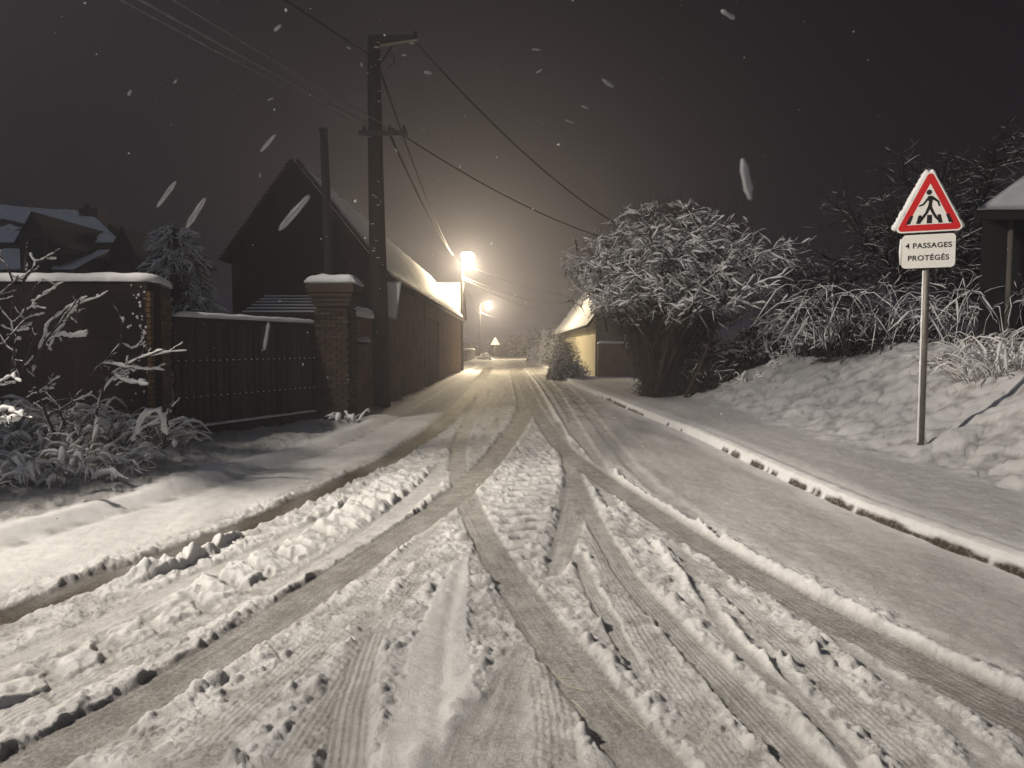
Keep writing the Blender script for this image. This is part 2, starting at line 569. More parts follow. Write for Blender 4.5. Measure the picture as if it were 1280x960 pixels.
LUGL = trk([(-190, 1000, .2), (25, 874, .2), (87, 838, .2), (150, 808, .2), (187, 784, .2), (250, 757, .2), (332, 710, .2), (400, 670, .22), (437, 645, .24), (475, 622, .25), (520, 592, .25)])
LUGC = trk([(640, 700, .1), (655, 650, .2), (667, 610, .25), (675, 580, .2), (676, 555, .15)])
RIDGE = trk([(1420, 935, .07), (1280, 868, .07), (1160, 816, .065), (1046, 758, .065), (1012, 740, .06), (900, 677, .055), (830, 640, .05), (775, 603, .05), (735, 572, .05), (708, 545, .06), (690, 510, .06), (672, 480, .06), (655, 460, .06)])
RIDGE5 = trk([(1130, 1015, .06), (1062, 950, .055), (1012, 895, .055), (950, 832, .055), (890, 768, .05), (845, 715, .045), (815, 680, .03)])
RIDGEL = trk([(-260, 905, .06), (-10, 806, .06), (75, 767, .06), (175, 727, .055), (225, 712, .055), (262, 692, .05), (300, 672, .04)])


def lat(tr, x, y, everywhere=False):
    ty, tx, th = tr
    X = np.interp(y, ty, tx); h = np.interp(y, ty, th)
    sl = np.interp(y, ty, np.gradient(tx, ty))
    d = (x - X) / np.sqrt(1 + sl * sl)
    if everywhere: return d, h
    ok = (y > ty[0]) & (y < ty[-1])
    return np.where(ok, d, 99.0), h


def surface(x, y):
    """full relief height and albedo masks"""
    kl, kr = kerb_left(y), kerb_right(y)
    low = ground_low(x, y)
    n1 = fbm(x, y, 0.9, 2, 1); n2 = fbm(x, y, 0.16, 3, 4); n3 = fbm(x, y, 0.05, 2, 9)
    n4 = fbm(x, y * 0.25, 0.35, 2, 21)                 # stretched along the road
    packed = np.zeros_like(x); slush = np.zeros_like(x)
    far = sst(7, 18, y)
    road = sst(0, 0.12, x - kl) * sst(0, 0.02, kr - x)
    # --- lanes of the road
    d1, _ = lat(T['t1'], x, y, True); dr, hr = lat(RIDGE, x, y, True)
    churn = (1 - sst(0.05, 0.25, dr)) * sst(-0.42, -0.2, d1)
    churn = churn * road
    lumps_p = 0.30 + 0.55 * np.clip(n1 + 0.25, 0, 1)
    lump = domes(x, y, 0.11, 0.25, 0.62, lumps_p * 0.75, 31)
    lump2 = domes(x, y, 0.052, 0.25, 0.65, lumps_p * 0.9, 32)
    lump3 = domes(x, y, 0.027, 0.3, 0.65, 0.7, 33)
    lump4 = domes(x, y, 0.014, 0.3, 0.7, 0.7, 34)
    rough = 0.024 + 0.010 * n1 + 0.013 * n2 + 0.0035 * n3 + 0.66 * lump * sst(-.3, 0, n1) + 0.62 * lump2 + 0.5 * lump3 + .45 * lump4
    rough = rough * (1 - 0.55 * far)
    smooth = 0.035 + 0.006 * n1 + 0.004 * n2 + 0.0016 * n3 + 0.006 * n4
    z = smooth + (rough - smooth) * churn
    packed = packed + churn * (0.22 + 0.45 * np.clip(0.25 - n2 - n1 * .6, 0, 1) + 0.25 * far) + (1 - churn) * road * (0.16 + 0.20 * np.clip(n4 + .2, 0, 1))
    # smooth lane right of the ridge gets greyer (a car passed before it snowed again)
    lane = road * sst(0.10, 0.3, dr) * sst(0.1, 0.35, kr - x)
    packed = packed + lane * (0.28 + .09 * pn(x / .05, y / .11, 95))
    z = z + lane * (.0022 * pn(x / .06, y / .045, 96) + .15 * lump4 * (n2 > 0))

    # --- big lug prints of a tractor tyre
    for lug, sp, amp, skew in ((LUGL, 0.31, 0.070, 0.9), (LUGC, 0.27, 0.03, -0.35)):
        d, h = lat(lug, x, y)
        m = 1 - sst(h * 0.8, h * 1.15, np.abs(d + 0.04 * n2))
        ph = (y + skew * d + 0.05 * n2 + 0.03 * n1) / sp
        fr = (ph + .06 * n2) % 1.0
        bar = sst(0.0, 0.16, fr) * (1 - sst(0.74, 0.86, fr)) * (0.65 + 0.5 * n1 + .35 * n2)
        zz = 0.004 + amp * bar + 0.006 * n2 + 0.003 * n3 + (0.2 * lump2 + 0.3 * lump3) * (.3 + .7 * bar)
        z = z + (zz - z) * m
        packed = packed * (1 - m) + m * (0.16 + 0.2 * np.clip(-n2, 0, 1) + .45 * (1 - np.clip(bar * 1.6, 0, 1)))
    # --- ribs of snow beside tracks
    def ridge(tr, hgt, brk):
        nonlocal z, packed
        d, h = lat(tr, x, y)
        prof = np.exp(-(d / h) ** 2 * 1.3)
        if brk:
            prof = (1 - sst(h * .75, h * 1.25, np.abs(d + .02 * n2))) * sst(-0.35, 0.05, n1 + 0.4 * pn(x / .4, y / .4, 77))
        z = z + prof * (hgt * (1 + 0.07 * n2) + (0.2 * lump2 if brk else 0))
        packed = packed * (1 - prof * 0.9)
    ridge(RIDGE, 0.044, False)
    ridge(RIDGE5, 0.036, False)
    ridge(RIDGEL, 0.065, True)
    dp, hp = lat(T['panel'], x, y)
    m = 1 - sst(hp * 0.9, hp * 1.08, np.abs(dp + 0.02 * n2))
    dip = np.exp(-((dp - hp * 0.15) / 0.035) ** 2)
    z = z + (0.038 - 0.009 * dip + 0.004 * n2 + 0.0022 * pn(x / .05, y / .02, 41) + 0.12 * lump2 - z) * m
    packed = packed * (1 - m) + m * 0.12

    def track(name, depth, ed, sh, pk, sl=0.0, rib=0.0, ribp=0.032, wob=0.02):
        nonlocal z, packed, slush
        d, h = lat(T[name], x, y)
        wv = d + wob * n2 + 0.008 * n3
        ed = ed * 1.25
        m = 1 - sst(h - ed, h + ed, np.abs(wv))
        stk = pn(d / 0.016, y / 0.7, 91) + .6 * pn(d / .007, y / .4, 92)
        zt = depth + 0.0013 * stk + 0.0022 * n3 + 0.003 * n2 + 0.10 * lump3 * 0.35
        if rib:
            zt = zt + rib * np.cos(d / ribp * 2 * np.pi)
        shoulder = np.exp(-((np.abs(wv) - h - 0.055) / 0.04) ** 2) * (1 - m)
        z = z + shoulder * .48 * sh * np.clip(0.6 + n1 + 0.8 * n2, 0, 2) * churn
        z = z + (zt - z) * m
        packed = packed * (1 - m) + m * (pk + 0.16 * n2 + .14 * stk)
        slush = slush * (1 - m)
        if sl:
            slush = np.maximum(slush, sl * m * (0.75 + 0.5 * n4))
            br = np.exp(-((np.abs(wv) - h - 0.02) / 0.06) ** 2) * sst(-0.1, 0.5, n2 + n1)
            slush = np.maximum(slush, br * 0.22 * sl / 0.6)
    for nm in FAINT:                                    # older, half filled tyre prints
        d, h = lat(T[nm], x, y)
        m = (1 - sst(h - .02, h + .02, np.abs(d + .02 * n2))) * sst(-.35, .1, n1 + .6 * n2 + .25) * churn
        zt = 0.018 + .0026 * np.cos((d + .01 * n2) / .029 * 2 * np.pi) + .0035 * np.cos((y + .4 * d) / .055 * 2 * np.pi) * (np.abs(d) > h * .45) + .003 * n2 + .15 * lump3
        z = z + (zt - z) * m * .85
        packed = packed + m * .22
    track('s1', 0.012, 0.02, 0.004, 0.45)
    track('s2', 0.012, 0.02, 0.004, 0.45)
    track('t11', 0.016, 0.03, 0.006, 0.50)
    track('t12', 0.018, 0.04, 0.004, 0.50)
    track('t13', 0.012, 0.03, 0.008, 0.5)
    track('t9', 0.024, 0.02, 0.008, 0.55, 0.12)
    track('t9b', 0.024, 0.02, 0.008, 0.5, 0.1)
    track('t10', 0.022, 0.02, 0.006, 0.5, 0.1)
    track('t8', 0.010, 0.02, 0.010, 0.50, 0.06, 0.0028, 0.030)
    track('t7', 0.014, 0.04, 0.010, 0.60, 0.04)
    track('t6', 0.009, 0.02, 0.012, 0.62, 0.03)
    track('t5b', 0.009, 0.012, 0.012, 0.6, 0.05, 0.002, 0.022)
    track('t5', 0.007, 0.012, 0.016, 0.65, 0.13, 0.0022, 0.026)
    track('t3', 0.006, 0.014, 0.016, 0.75, 0.08)
    track('t2', 0.005, 0.016, 0.018, 0.85, 0.16, 0.0010, 0.05)
    track('t4', 0.005, 0.014, 0.010, 0.78, 0.15, 0.0016, 0.034)
    track('t1', 0.003, 0.022, 0.022, 0.95, 1.05, 0.0012, 0.04)
    # beyond the crossing the whole carriageway is mottled
    midf = sst(9, 20, y) * road * sst(0.3, 1.0, x - kl) * sst(0.2, 0.7, kr - x)
    packed = packed + midf * (0.24 + 0.4 * n2 + 0.2 * n4)
    # --- pavements, bank
    z = np.where(road > 0, z * road + (1 - road) * smooth, smooth)
    # hump of snow on the right kerb
    dk = x - kr
    z = z + 0.032 * np.exp(-((dk - 0.13) / 0.085) ** 2) * (1 + 0.15 * n2)
    packed = packed * (1 - np.exp(-((dk - 0.13) / 0.13) ** 2))
    pv = sst(0.3, 0.6, dk) * (1 - sst(4.6, 5.2, x + 0.25 * n1))
    packed = packed + pv * 0.34 * (1 + .4 * n2)
    z = z + pv * 0.002 * n3
    # the snow has slid off the foot of the kerb in places: bare dark stone and mud show
    kn = 0.6 * pn(y / .45, y * 0, 72) + 0.6 * pn(y / .15, y * 0 + 3, 73)
    hwb = .010 + .008 * pn(y / .30, y * 0 + 5, 74) + .006 * pn(y / .13, y * 0 + 7, 75)
    bare = (1 - sst(hwb, hwb + .014, np.abs(dk - 0.012))) * sst(-.10, .14, kn + np.where(y < 7, .42, np.where(y < 10, .05, -.45)) + np.where((y > 15) & (y < 20), .8, 0))
    slush = np.maximum(slush * (1 - sst(-.02, .02, dk)), bare * 1.0)
    # left kerb drop, greyer along its foot
    dl = x - kl
    packed = packed + 0.5 * np.exp(-((dl + 0.03) / 0.07) ** 2) * (0.7 + n2) * sst(1.5, 3, y)
    z = z + 0.02 * np.exp(-((dl + 0.32) / 0.14) ** 2) * (1 + .5 * n1)
    lv = sst(0.25, 0.6, -dl)
    z = z + lv * (0.05 * n1 + 0.028 * n2 + .004 * n3 + .3 * lump3 * (n2 > .1) + .3 * lump * (n1 > .3))
    packed = packed + lv * (.46 + .34 * np.clip(.3 + n1 + n2, 0, 1))
    # lumps of the bank: grass tufts under the snow
    bk = sst(4.7, 5.5, x + 0.25 * n1) * (1 - sst(22, 27, y))
    bl = domes(x * 0.9, y * 1.1, 0.40, 0.35, 0.8, 0.85, 51)
    z = z + bk * (0.44 * bl * (1 - .8 * np.exp(-((x - 6.5) ** 2 / .9 + (y - 9.9) ** 2 / .6))) + 0.045 * fbm(x, y, 0.33, 2, 61) + 0.008 * n2)
    packed = packed + bk * (0.14 + 0.5 * np.clip(0.06 - bl, 0, .06) / .06 * np.clip(.5 + n2, 0, 1))
    # grass heap: dead grass shows through
    hp_ = np.exp(-(((x + 5.4) / 1.3) ** 2 + ((y - 8.1) / 1.0) ** 2))
    z = z + hp_ * (0.05 * n2 + 0.30 * domes(x, y, 0.26, 0.3, 0.8, .8, 52) + .35 * lump)
    slush = np.maximum(slush, hp_ * 0.55 * sst(.05, .5, n2 + .3 * n1))
    packed = np.maximum(packed, hp_ * (0.2 + .3 * n2))
    return low + z, np.clip(packed, 0, 1), np.clip(slush, 0, 1)


def ground_z(x, y):
    return float(surface(np.array([float(x)]), np.array([float(y)]))[0][0])


HF = H * F
vrows = np.concatenate([np.linspace(1150, 540, 130, endpoint=False), np.linspace(540, 70, 500, endpoint=False), np.linspace(70, 12, 80)])
Yr = HF / vrows
XL = []
for y_ in Yr:                                   # columns follow the line of the right kerb
    k0 = (kerb_right(y_) - .03) / y_; k1 = (kerb_right(y_) + .10) / y_
    a_ = min(-.8, k0 - .5)
    XL.append(np.concatenate([np.linspace(a_ - .55, a_, 70, endpoint=False), np.linspace(a_, k0, 720, endpoint=False), np.linspace(k0, k1, 14, endpoint=False),
                              np.linspace(k1, max(.85, k1 + .4), 230, endpoint=False), np.linspace(max(.85, k1 + .4), max(1.4, k1 + .9), 60)]) * y_)
XX = np.array(XL)
YY = np.repeat(Yr[:, None], XX.shape[1], 1)
gz, gp, gs = surface(XX.ravel(), YY.ravel())
nr, nc = XX.shape
GV = np.stack([XX.ravel(), YY.ravel(), gz], 1)
idx = np.arange(nr * nc).reshape(nr, nc)
# row 0 is nearest; x grows with column -> ccw seen from above
quads = np.stack([idx[:-1, :-1], idx[:-1, 1:], idx[1:, 1:], idx[1:, :-1]], -1).reshape(-1, 4)
fc = GV[quads].mean(1)
fkl, fkr = kerb_left(fc[:, 1]), kerb_right(fc[:, 1])
zone = np.zeros(len(quads), dtype=int)                       # 0 road
zone[fc[:, 0] < fkl - 0.0] = 1                               # left pavement
zone[fc[:, 0] > fkr + 0.05] = 2                              # right pavement
zone[fc[:, 0] > 5.0] = 3                                     # bank
keep = np.ones(len(quads), bool)
for zi, nm in ((0, 'road'), (1, 'left_pavement'), (2, 'right_pavement'), (3, 'snow_bank')):
    q = quads[(zone == zi) & keep]
    used, inv = np.unique(q, return_inverse=True)
    me = np_mesh(nm, GV[used], [inv.reshape(q.shape)], M_GROUND, True)
    for an, arr in (('packed', gp), ('slush', gs)):
        at_ = me.attributes.new(an, 'FLOAT', 'POINT')
        at_.data.foreach_set('value', arr[used].astype(np.float32))
    o = bpy.data.objects.new(nm, me)
    COL.objects.link(o)
    tag(o, kind='structure')

# wide ground sheet reaching the horizon, below the detailed snow
gm = MB()
gm.poly([(-640, -640, -0.06), (640, -640, -0.06), (640, 640, -0.06), (-640, 640, -0.06)])
tag(gm.build('ground', M_SNOW), kind='structure')

# ------------------------------------------------------------------ lamps


def lamp_light(name, loc, power, color, parent, radius=0.12, spot=None, aim=None, blend=1.0):
    d = bpy.data.lights.new(name, 'SPOT' if spot else 'POINT')
    d.energy = power; d.color = color; d.shadow_soft_size = radius
    if spot:
        d.spot_size = rad(spot); d.spot_blend = blend
    o = bpy.data.objects.new(name, d)
    COL.objects.link(o)
    o.location = Vector(loc) - root_loc(parent)
    o.parent = parent
    if aim is not None:
        o.rotation_euler = (Vector(aim) - Vector(loc)).to_track_quat('-Z', 'Y').to_euler()
    return o


M_FLAKE, nt_f, bf_ = new_mat('loose_flake')              # a loose cluster of crystals lets light through
bf_.inputs['Base Color'].default_value = (.62, .62, .64, 1); bf_.inputs['Roughness'].default_value = .9
bf_.inputs['Specular IOR Level'].default_value = 0
trl_ = nt_f.nodes.new('ShaderNodeBsdfTranslucent'); trl_.inputs[0].default_value = (.5, .5, .52, 1)
mxs_ = nt_f.nodes.new('ShaderNodeMixShader'); mxs_.inputs[0].default_value = .5
nt_f.links.new(bf_.outputs[0], mxs_.inputs[1]); nt_f.links.new(trl_.outputs[0], mxs_.inputs[2])
nt_f.links.new(mxs_.outputs[0], nt_f.nodes['Material Output'].inputs['Surface'])
M_BULB = emit_mat('lamp_glow', WARM, 60)
M_BULB2 = emit_mat('lamp_glow_far', WARM, 60)


def street_lamp(base, head, label, r, power, bulb, size, spot=None, aim=None, color=WARM, loc_light=None):
    t = thing('street_lamp', label, 'street lamp', base, 'street lamps along the road')
    bx, by, bz = base; hx, hy, hz = head
    MB().tube([(bx, by, bz - .2), (bx, by, bz + 1.1), (bx, by, hz - 0.35), (bx, by, hz - .1)], [r * 1.15, r, r * .8, r * .6], 10).build('pole', M_POLE, t, True)
    pts = [(bx, by, hz - .45), (bx + (hx - bx) * .35, by + (hy - by) * .35, hz + .02), (hx, hy, hz + .1)]
    MB().tube(pts, .035, 8).build('arm', M_IRON, t, True)
    hd = MB().hexa([(hx - .3, hy - .15, hz + .03), (hx + .3, hy - .15, hz + .03), (hx + .3, hy + .15, hz + .03), (hx - .3, hy + .15, hz + .03),
                    (hx - .2, hy - .1, hz + .13), (hx + .16, hy - .1, hz + .13), (hx + .16, hy + .1, hz + .13), (hx - .2, hy + .1, hz + .13)])
    h = hd.build('lamp_head', M_IRON, t, bevel=.02)
    # rounded bowl of glass
    m = MB(); n = 14; rings = []
    for k in range(1, 9):
        a_ = math.pi * k / 9
        i = len(m.v)
        m.v += [(hx + math.cos(a) * size * .8 * math.sin(a_), hy + math.sin(a) * size * .6 * math.sin(a_), hz - size * .35 + size * .5 * math.cos(a_)) for a in np.linspace(0, 2 * math.pi, n, endpoint=False)]
        rings.append(i)
    for a, b in zip(rings[:-1], rings[1:]):
        m.f += [(a + k, a + (k + 1) % n, b + (k + 1) % n, b + k) for k in range(n)]
    m.f.append(tuple(rings[-1] + k for k in range(n))); m.f.append(tuple(rings[0] + k for k in range(n)))
    g = m.build('lamp_glass', bulb, h, True)
    lamp_light('lamp_light', loc_light or (hx, hy, hz - size * 0.85 - .25), power, color, t, 0.14, spot, aim)
    return t


lb1 = gnd(577, 465)
street_lamp((-3.12, 42.45, 0.05), LAMP1, 'tall street lamp shining brightest, at the far corner of the brick barn', .11, 5400, M_BULB, .5)
street_lamp((-4.05, 86.0, 0.05), LAMP2, 'smaller distant street lamp shining further down the snowy road', .11, 6800, M_BULB2, .36)
t0 = street_lamp((-12.0, 2.8, 0.2), LAMP0, 'street lamp beside the road just outside the photo, throwing the shadow of the sign',   .11, 13500, emit_mat('lamp_glow_near', (1, .9, .78), 40), .3,
                 spot=100, aim=(8.2, 8.4, 0), color=(1.0, 0.905, 0.775))

# ------------------------------------------------------------------ brick barn
BX0, BX1, BY0, BY1 = -6.85, -3.15, 16.8, 42.0
EZ, RZ, RX, ELZ = 3.42, 6.02, -5.22, 3.62
barn = thing('brick_barn', 'long dark brick barn with steep snowy roof beside the road on the left', 'barn', (RX, BY0, 0))
w = MB()
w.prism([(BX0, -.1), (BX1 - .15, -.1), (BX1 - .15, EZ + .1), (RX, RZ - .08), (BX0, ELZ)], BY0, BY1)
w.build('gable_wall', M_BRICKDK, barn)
w = MB()
for a, b, z0, z1 in ((BY0 - .003, 25.0, -.1, EZ + .02), (25.0, 29.6, 2.65, EZ + .02), (29.6, BY1 + .003, -.1, EZ + .02)):
    w.box(BX1 - .152, BX1, a, b, z0, z1)
w.box(BX1, BX1 + .05, 24.55, 24.95, -.1, EZ)       # brick pier by the barn door
w.build('wall', M_BRICK, barn)
dr = MB().box(BX1 - .149, BX1 - .11, 25.0, 29.6, -.05, 2.65).build('door', M_WOODDK, barn)
for k in range(20):
    y = 25.0 + k * .23
    MB().box(BX1 - .11, BX1 - .085, y + .006, y + .224, -.02, 2.64).build('plank', M_WOODDK, dr)
SL = (RZ - EZ) / (BX1 - RX)
ov = .16
rf = MB()
rf.slab([(RX, BY0 - ov, RZ), (RX, BY1 + ov, RZ), (BX1 + ov, BY1 + ov, EZ - ov * SL * -1 * -1), (BX1 + ov, BY0 - ov, EZ - ov * SL)], -.09)
rf.slab([(RX, BY0 - ov, RZ + .002), (BX0 - ov, BY0 - ov, ELZ), (BX0 - ov, BY1 + ov, ELZ), (RX, BY1 + ov, RZ + .002)], -.09)
roof = rf.build('roof', M_TILE, barn)
# snow on the road-side slope: lumpy sheet with a thick soft edge


def snow_roof(parent, p_eave0, p_eave1, p_ridge1, p_ridge0, th, name='roof_snow', nu=60, nv=14, seed=0, mat_=None, hole=0.0):
    """snow sheet of thickness th lying on a roof slope (corner points in order)"""
    a, b, c, d = [np.array(p, float) for p in (p_eave0, p_eave1, p_ridge1, p_ridge0)]
    n = np.cross(b - a, d - a); n /= np.linalg.norm(n)
    if n[2] < 0: n = -n
    U, Vv = np.meshgrid(np.linspace(0, 1, nu), np.linspace(0, 1, nv), indexing='ij')
    P = ((1 - U) * (1 - Vv))[..., None] * a + (U * (1 - Vv))[..., None] * b + (U * Vv)[..., None] * c + ((1 - U) * Vv)[..., None] * d
    L = np.linalg.norm(b - a); Wd = np.linalg.norm(d - a)
    e = np.minimum(np.minimum(U, 1 - U) * L, np.minimum(Vv, 1 - Vv) * Wd)
    t = th * np.sqrt(np.clip(e / .12, 0, 1)) * (1 + .25 * fbm(U * L, Vv * Wd, .9, 3, seed))
    if hole:
        t = t * sst(-hole, -hole + .3, fbm(U * L, Vv * Wd, 1.1, 3, seed + 5))
    top = P + n * (t[..., None] + .012)
    i = np.arange(nu * nv).reshape(nu, nv)
    q = np.stack([i[:-1, :-1], i[1:, :-1], i[1:, 1:], i[:-1, 1:]], -1).reshape(-1, 4)
    bot = P + n * .004
    V = np.concatenate([top.reshape(-1, 3), bot.reshape(-1, 3)])
    ring = np.concatenate([i[:, 0], i[-1, 1:], i[::-1, -1][1:], i[0, ::-1][1:-1]])
    r2 = np.roll(ring, -1)
    side = np.stack([ring, r2, r2 + nu * nv, ring + nu * nv], -1)
    off = root_loc(parent)
    me = np_mesh(name, V - np.array(off), [q, side], mat_ or M_SNOW, True)
    o = bpy.data.objects.new(name, me)
    COL.objects.link(o); o.parent = parent
    return o


snow_roof(roof, (BX1 + ov, BY0 - ov - .03, EZ - ov * SL), (BX1 + ov, BY1 + ov, EZ - ov * SL), (RX, BY1 + ov, RZ), (RX, BY0 - ov - .03, RZ), .11, nu=120, nv=16, seed=3)
snow_roof(roof, (BX0 - ov, BY0 - ov + .02, ELZ), (BX0 - ov, BY1 + ov, ELZ), (RX, BY1 + ov, RZ), (RX, BY0 - ov + .02, RZ), .07, nu=50, nv=12, seed=8)
# stepped verge tiles on the left rake of the gable
p0 = np.array([RX, RZ]); p1 = np.array([BX0 - ov, ELZ])
nt_ = 30
dv = (p1 - p0) / nt_
nn_ = np.array([-dv[1], dv[0]]); nn_ /= np.linalg.norm(nn_)
if nn_[1] < 0: nn_ = -nn_
for k in range(nt_):
    a = p0 + dv * k; b = p0 + dv * (k + 1.06)
    prof = [a + nn_ * .005, b + nn_ * .06, b + nn_ * .12, a + nn_ * .06]
    MB().prism([tuple(q) for q in prof], BY0 - ov - .05, BY0 - ov + .25).build('verge_tile', M_TILE, roof)
MB().tube([(BX1 + .22, BY0, EZ - ov * SL - .08), (BX1 + .22, BY1, EZ - ov * SL - .1)], .06, 8).build('gutter', M_IRON, barn, True)

# snow-plastered plate at the barn corner
t = thing('metal_plate', 'snow plastered pale plate hanging at the barn corner just right of the tall pole', 'plate', (-2.9, 16.6, 2.4))
a = at(479, 352, 16.6); b = at(502, 352, 16.6); c = at(496, 399, 16.6); d = at(479, 396, 16.6)
q = [np.array(p) for p in (d, c, b, a)]
MB().slab(q, .03).build('plate', M_PALE, t, bevel=.006)
snow_roof(t, q[0] + [0.02, -.032, 0.02], q[1] + [-.02, -.032, 0.02], q[2] + [-.02, -.032, -.02], q[3] + [.02, -.032, -.02], .02, 'snow', 14, 18, 4)
MB().box(-3.2, a[0] + .05, 16.64, 16.68, 2.95, 3.0).build('bracket', M_IRON, t)

# house behind the barn
hb = thing('house', 'snow covered house end glowing under the street lamp behind the brick barn', 'house', (-6, 44, 0))
MB().prism([(44.0, -.1), (50, -.1), (50, 3.6), (47.2, 5.7), (44.0, 3.4)], -12, -3.55, axis='x').build('wall', M_RENDERGR, hb)
r = MB().slab([(-12.1, 43.6, 3.2), (-3.3, 43.6, 3.2), (-3.3, 47.2, 5.85), (-12.1, 47.2, 5.85)], .1)
r.slab([(-12.1, 47.2, 5.852), (-3.3, 47.2, 5.852), (-3.3, 50.3, 3.5), (-12.1, 50.3, 3.5)], .1)
r = r.build('roof', M_TILE, hb)
snow_roof(r, (-12.1, 43.55, 3.28), (-3.28, 43.55, 3.28), (-3.28, 47.2, 5.97), (-12.1, 47.2, 5.97), .16, nu=60, nv=20, seed=14)

# ------------------------------------------------------------------ gate, pillars, boundary walls
A = np.array([-4.93, 9.35]); B = np.array([-5.22, 10.5])          # return wall beside the gate
WZ = 2.44
bw = thing('boundary_wall', 'dark boundary wall with snow coping behind the snowy bush at the left edge', 'wall', (-6.5, 9.4, 0))
wl = MB()
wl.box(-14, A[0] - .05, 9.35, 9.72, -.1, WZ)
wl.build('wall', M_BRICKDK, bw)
ret = MB().hexa([(A[0] - .34, 9.721, -.1), (A[0] - .04, 9.36, -.1), (B[0] - .04, B[1], -.1), (B[0] - .38, B[1], -.1),
                 (A[0] - .34, 9.721, WZ - .002), (A[0] - .04, 9.36, WZ - .002), (B[0] - .04, B[1], WZ - .002), (B[0] - .38, B[1], WZ - .002)]).build('return_wall', M_MORTAR, bw)
bm_brick = None


def brick_face(p0, p1, z0, z1, parent, material, depth=.06, first=None):
    """loose bricks laid in stretcher bond on the vertical face p0->p1 (plan), proud of the mortar behind"""
    p0 = np.array(p0, float); p1 = np.array(p1, float)
    L = np.linalg.norm(p1 - p0); ax = (p1 - p0) / L
    nrm = np.array([ax[1], -ax[0]])
    ang = math.atan2(ax[1], ax[0])
    off = root_loc(parent)
    cache = {}
    row = 0; z = z0
    while z + .065 <= z1:
        x = 0.0
        first_len = .105 if row % 2 else .215
        while x < L - .04:
            ln = min(first_len if x == 0 else .215, L - x)
            key = round(ln, 3)
            if key not in cache:
                m = MB().box(0, ln - .008, 0, depth, 0, .064)
                o = m.build('brick', material, None, bevel=.003)
                cache[key] = o.data
                bpy.data.objects.remove(o)
            o = bpy.data.objects.new('brick', cache[key])
            COL.objects.link(o)
            o.parent = parent
            pr = random.uniform(-.004, .006)
            q = p0 + ax * (x + .004) + nrm * (0.03 + pr)
            o.location = Vector((q[0], q[1], z)) - off
            o.rotation_euler = (0, 0, ang)
            x += ln
        row += 1; z += .075


brick_face(A - [.04, 0], B - [.04, 0], 0.0, WZ - .06, ret, M_BRICKO)


def coping_snow(parent, pts, width, z, th, name='snow_coping', drop=0.0, seed=0):
    """rounded lumpy snow loaf along a polyline"""
    P = np.array([[*p[:2], z + (p[2] if len(p) > 2 else 0)] for p in pts], float)
    n = max(12, int(np.linalg.norm(np.diff(P, axis=0), axis=1).sum() / .07))
    Q = resample(P, n)
    tng = np.gradient(Q[:, :2], axis=0); tng /= np.linalg.norm(tng, axis=1, keepdims=True) + 1e-9
    nr_ = np.stack([-tng[:, 1], tng[:, 0]], 1)
    prof = [(-.5, 0.0), (-.53, .35), (-.42, .85), (-.15, 1.0), (.15, 1.0), (.42, .85), (.53, .35), (.5, 0.0)]
    V = []
    for k in range(n):
        s = np.linalg.norm(Q[k, :2])
        for u, h in prof:
            e = min(k, n - 1 - k)
            f = 1 if e > 1 else (.72 if e == 1 else .35)
            w_ = width * (u + .05 * math.sin(k * 1.7 + u * 5 + seed))
            hh = th * h * f * (1 + .22 * pn(np.array([Q[k, 0] / .35 + u]), np.array([Q[k, 1] / .35]), 80 + seed)[0])
            V.append((Q[k, 0] + nr_[k, 0] * w_, Q[k, 1] + nr_[k, 1] * w_, Q[k, 2] + hh + .003))
    m = len(prof)
    i = np.arange(n * m).reshape(n, m)
    q = np.stack([i[:-1, :-1], i[:-1, 1:], i[1:, 1:], i[1:, :-1]], -1).reshape(-1, 4)
    caps = np.stack([i[0, ::-1], i[-1]])
    off = root_loc(parent)
    me = np_mesh(name, np.array(V) - np.array(off), [q, caps], M_SNOW, True)
    o = bpy.data.objects.new(name, me)
    COL.objects.link(o); o.parent = parent
    return o


coping_snow(bw, [(-14, 9.53), (-9, 9.53), (A[0] - .25, 9.53), (A[0] - .2, 9.62), (B[0] - .21, B[1])], .42, WZ, .13, seed=2)
# crumbs of snow stuck to the corner of the wall
cm = MB()
for k in range(34):
    z = random.uniform(.9, 2.4); x = A[0] - .06 - abs(random.gauss(0, .16)); r_ = random.uniform(.008, .022)
    cm.tube([(x, 9.345 + r_ * .3, z - r_), (x, 9.34, z), (x, 9.345 + r_ * .3, z + r_)], [r_ * .4, r_, r_ * .4], 6)
tag(cm.build('snow_crumbs', M_SNOW, bw, True), kind='stuff')

# gate
G0 = np.array([-5.24, 10.55]); G1 = np.array([-3.93, 13.62])
gd = G1 - G0; GL = np.linalg.norm(gd); gd /= GL
gn_ = np.array([gd[1], -gd[0]])
gate = thing('wooden_gate', 'dark wooden board gate with snow along its top rail between brick pillars', 'gate', (*((G0 + G1) / 2), 0))
nb = 24
bwid = GL / nb
for k in range(nb):
    c = G0 + gd * (k + .5) * bwid
    z1 = 1.93 + random.uniform(-.012, .012)
    MB().obox(c + gn_ * random.uniform(-.006, .006), gd, bwid - random.uniform(.012, .022), .03, .30, z1).build('board', M_WOOD, gate)
for z in (.55, 1.25, 1.75):
    MB().obox((G0 + G1) / 2 - gn_ * .045, gd, GL, .05, z - .06, z + .06).build('rail', M_WOODDK, gate)
MB().obox((G0 + G1) / 2, gd, GL, .09, 1.93, 2.02).build('top_rail', M_WOODDK, gate)
MB().obox((G0 + G1) / 2 + gn_ * .02, gd, GL, .10, -.05, .27).build('bottom_board', M_WOODDK, gate)
coping_snow(gate, [tuple(G0), tuple(G1)], .13, 2.02, .085, 'rail_snow', seed=5)
coping_snow(gate, [tuple(G0 + gn_ * .045), tuple(G1 + gn_ * .045)], .06, .27, .035, 'bottom_board_snow', seed=6)
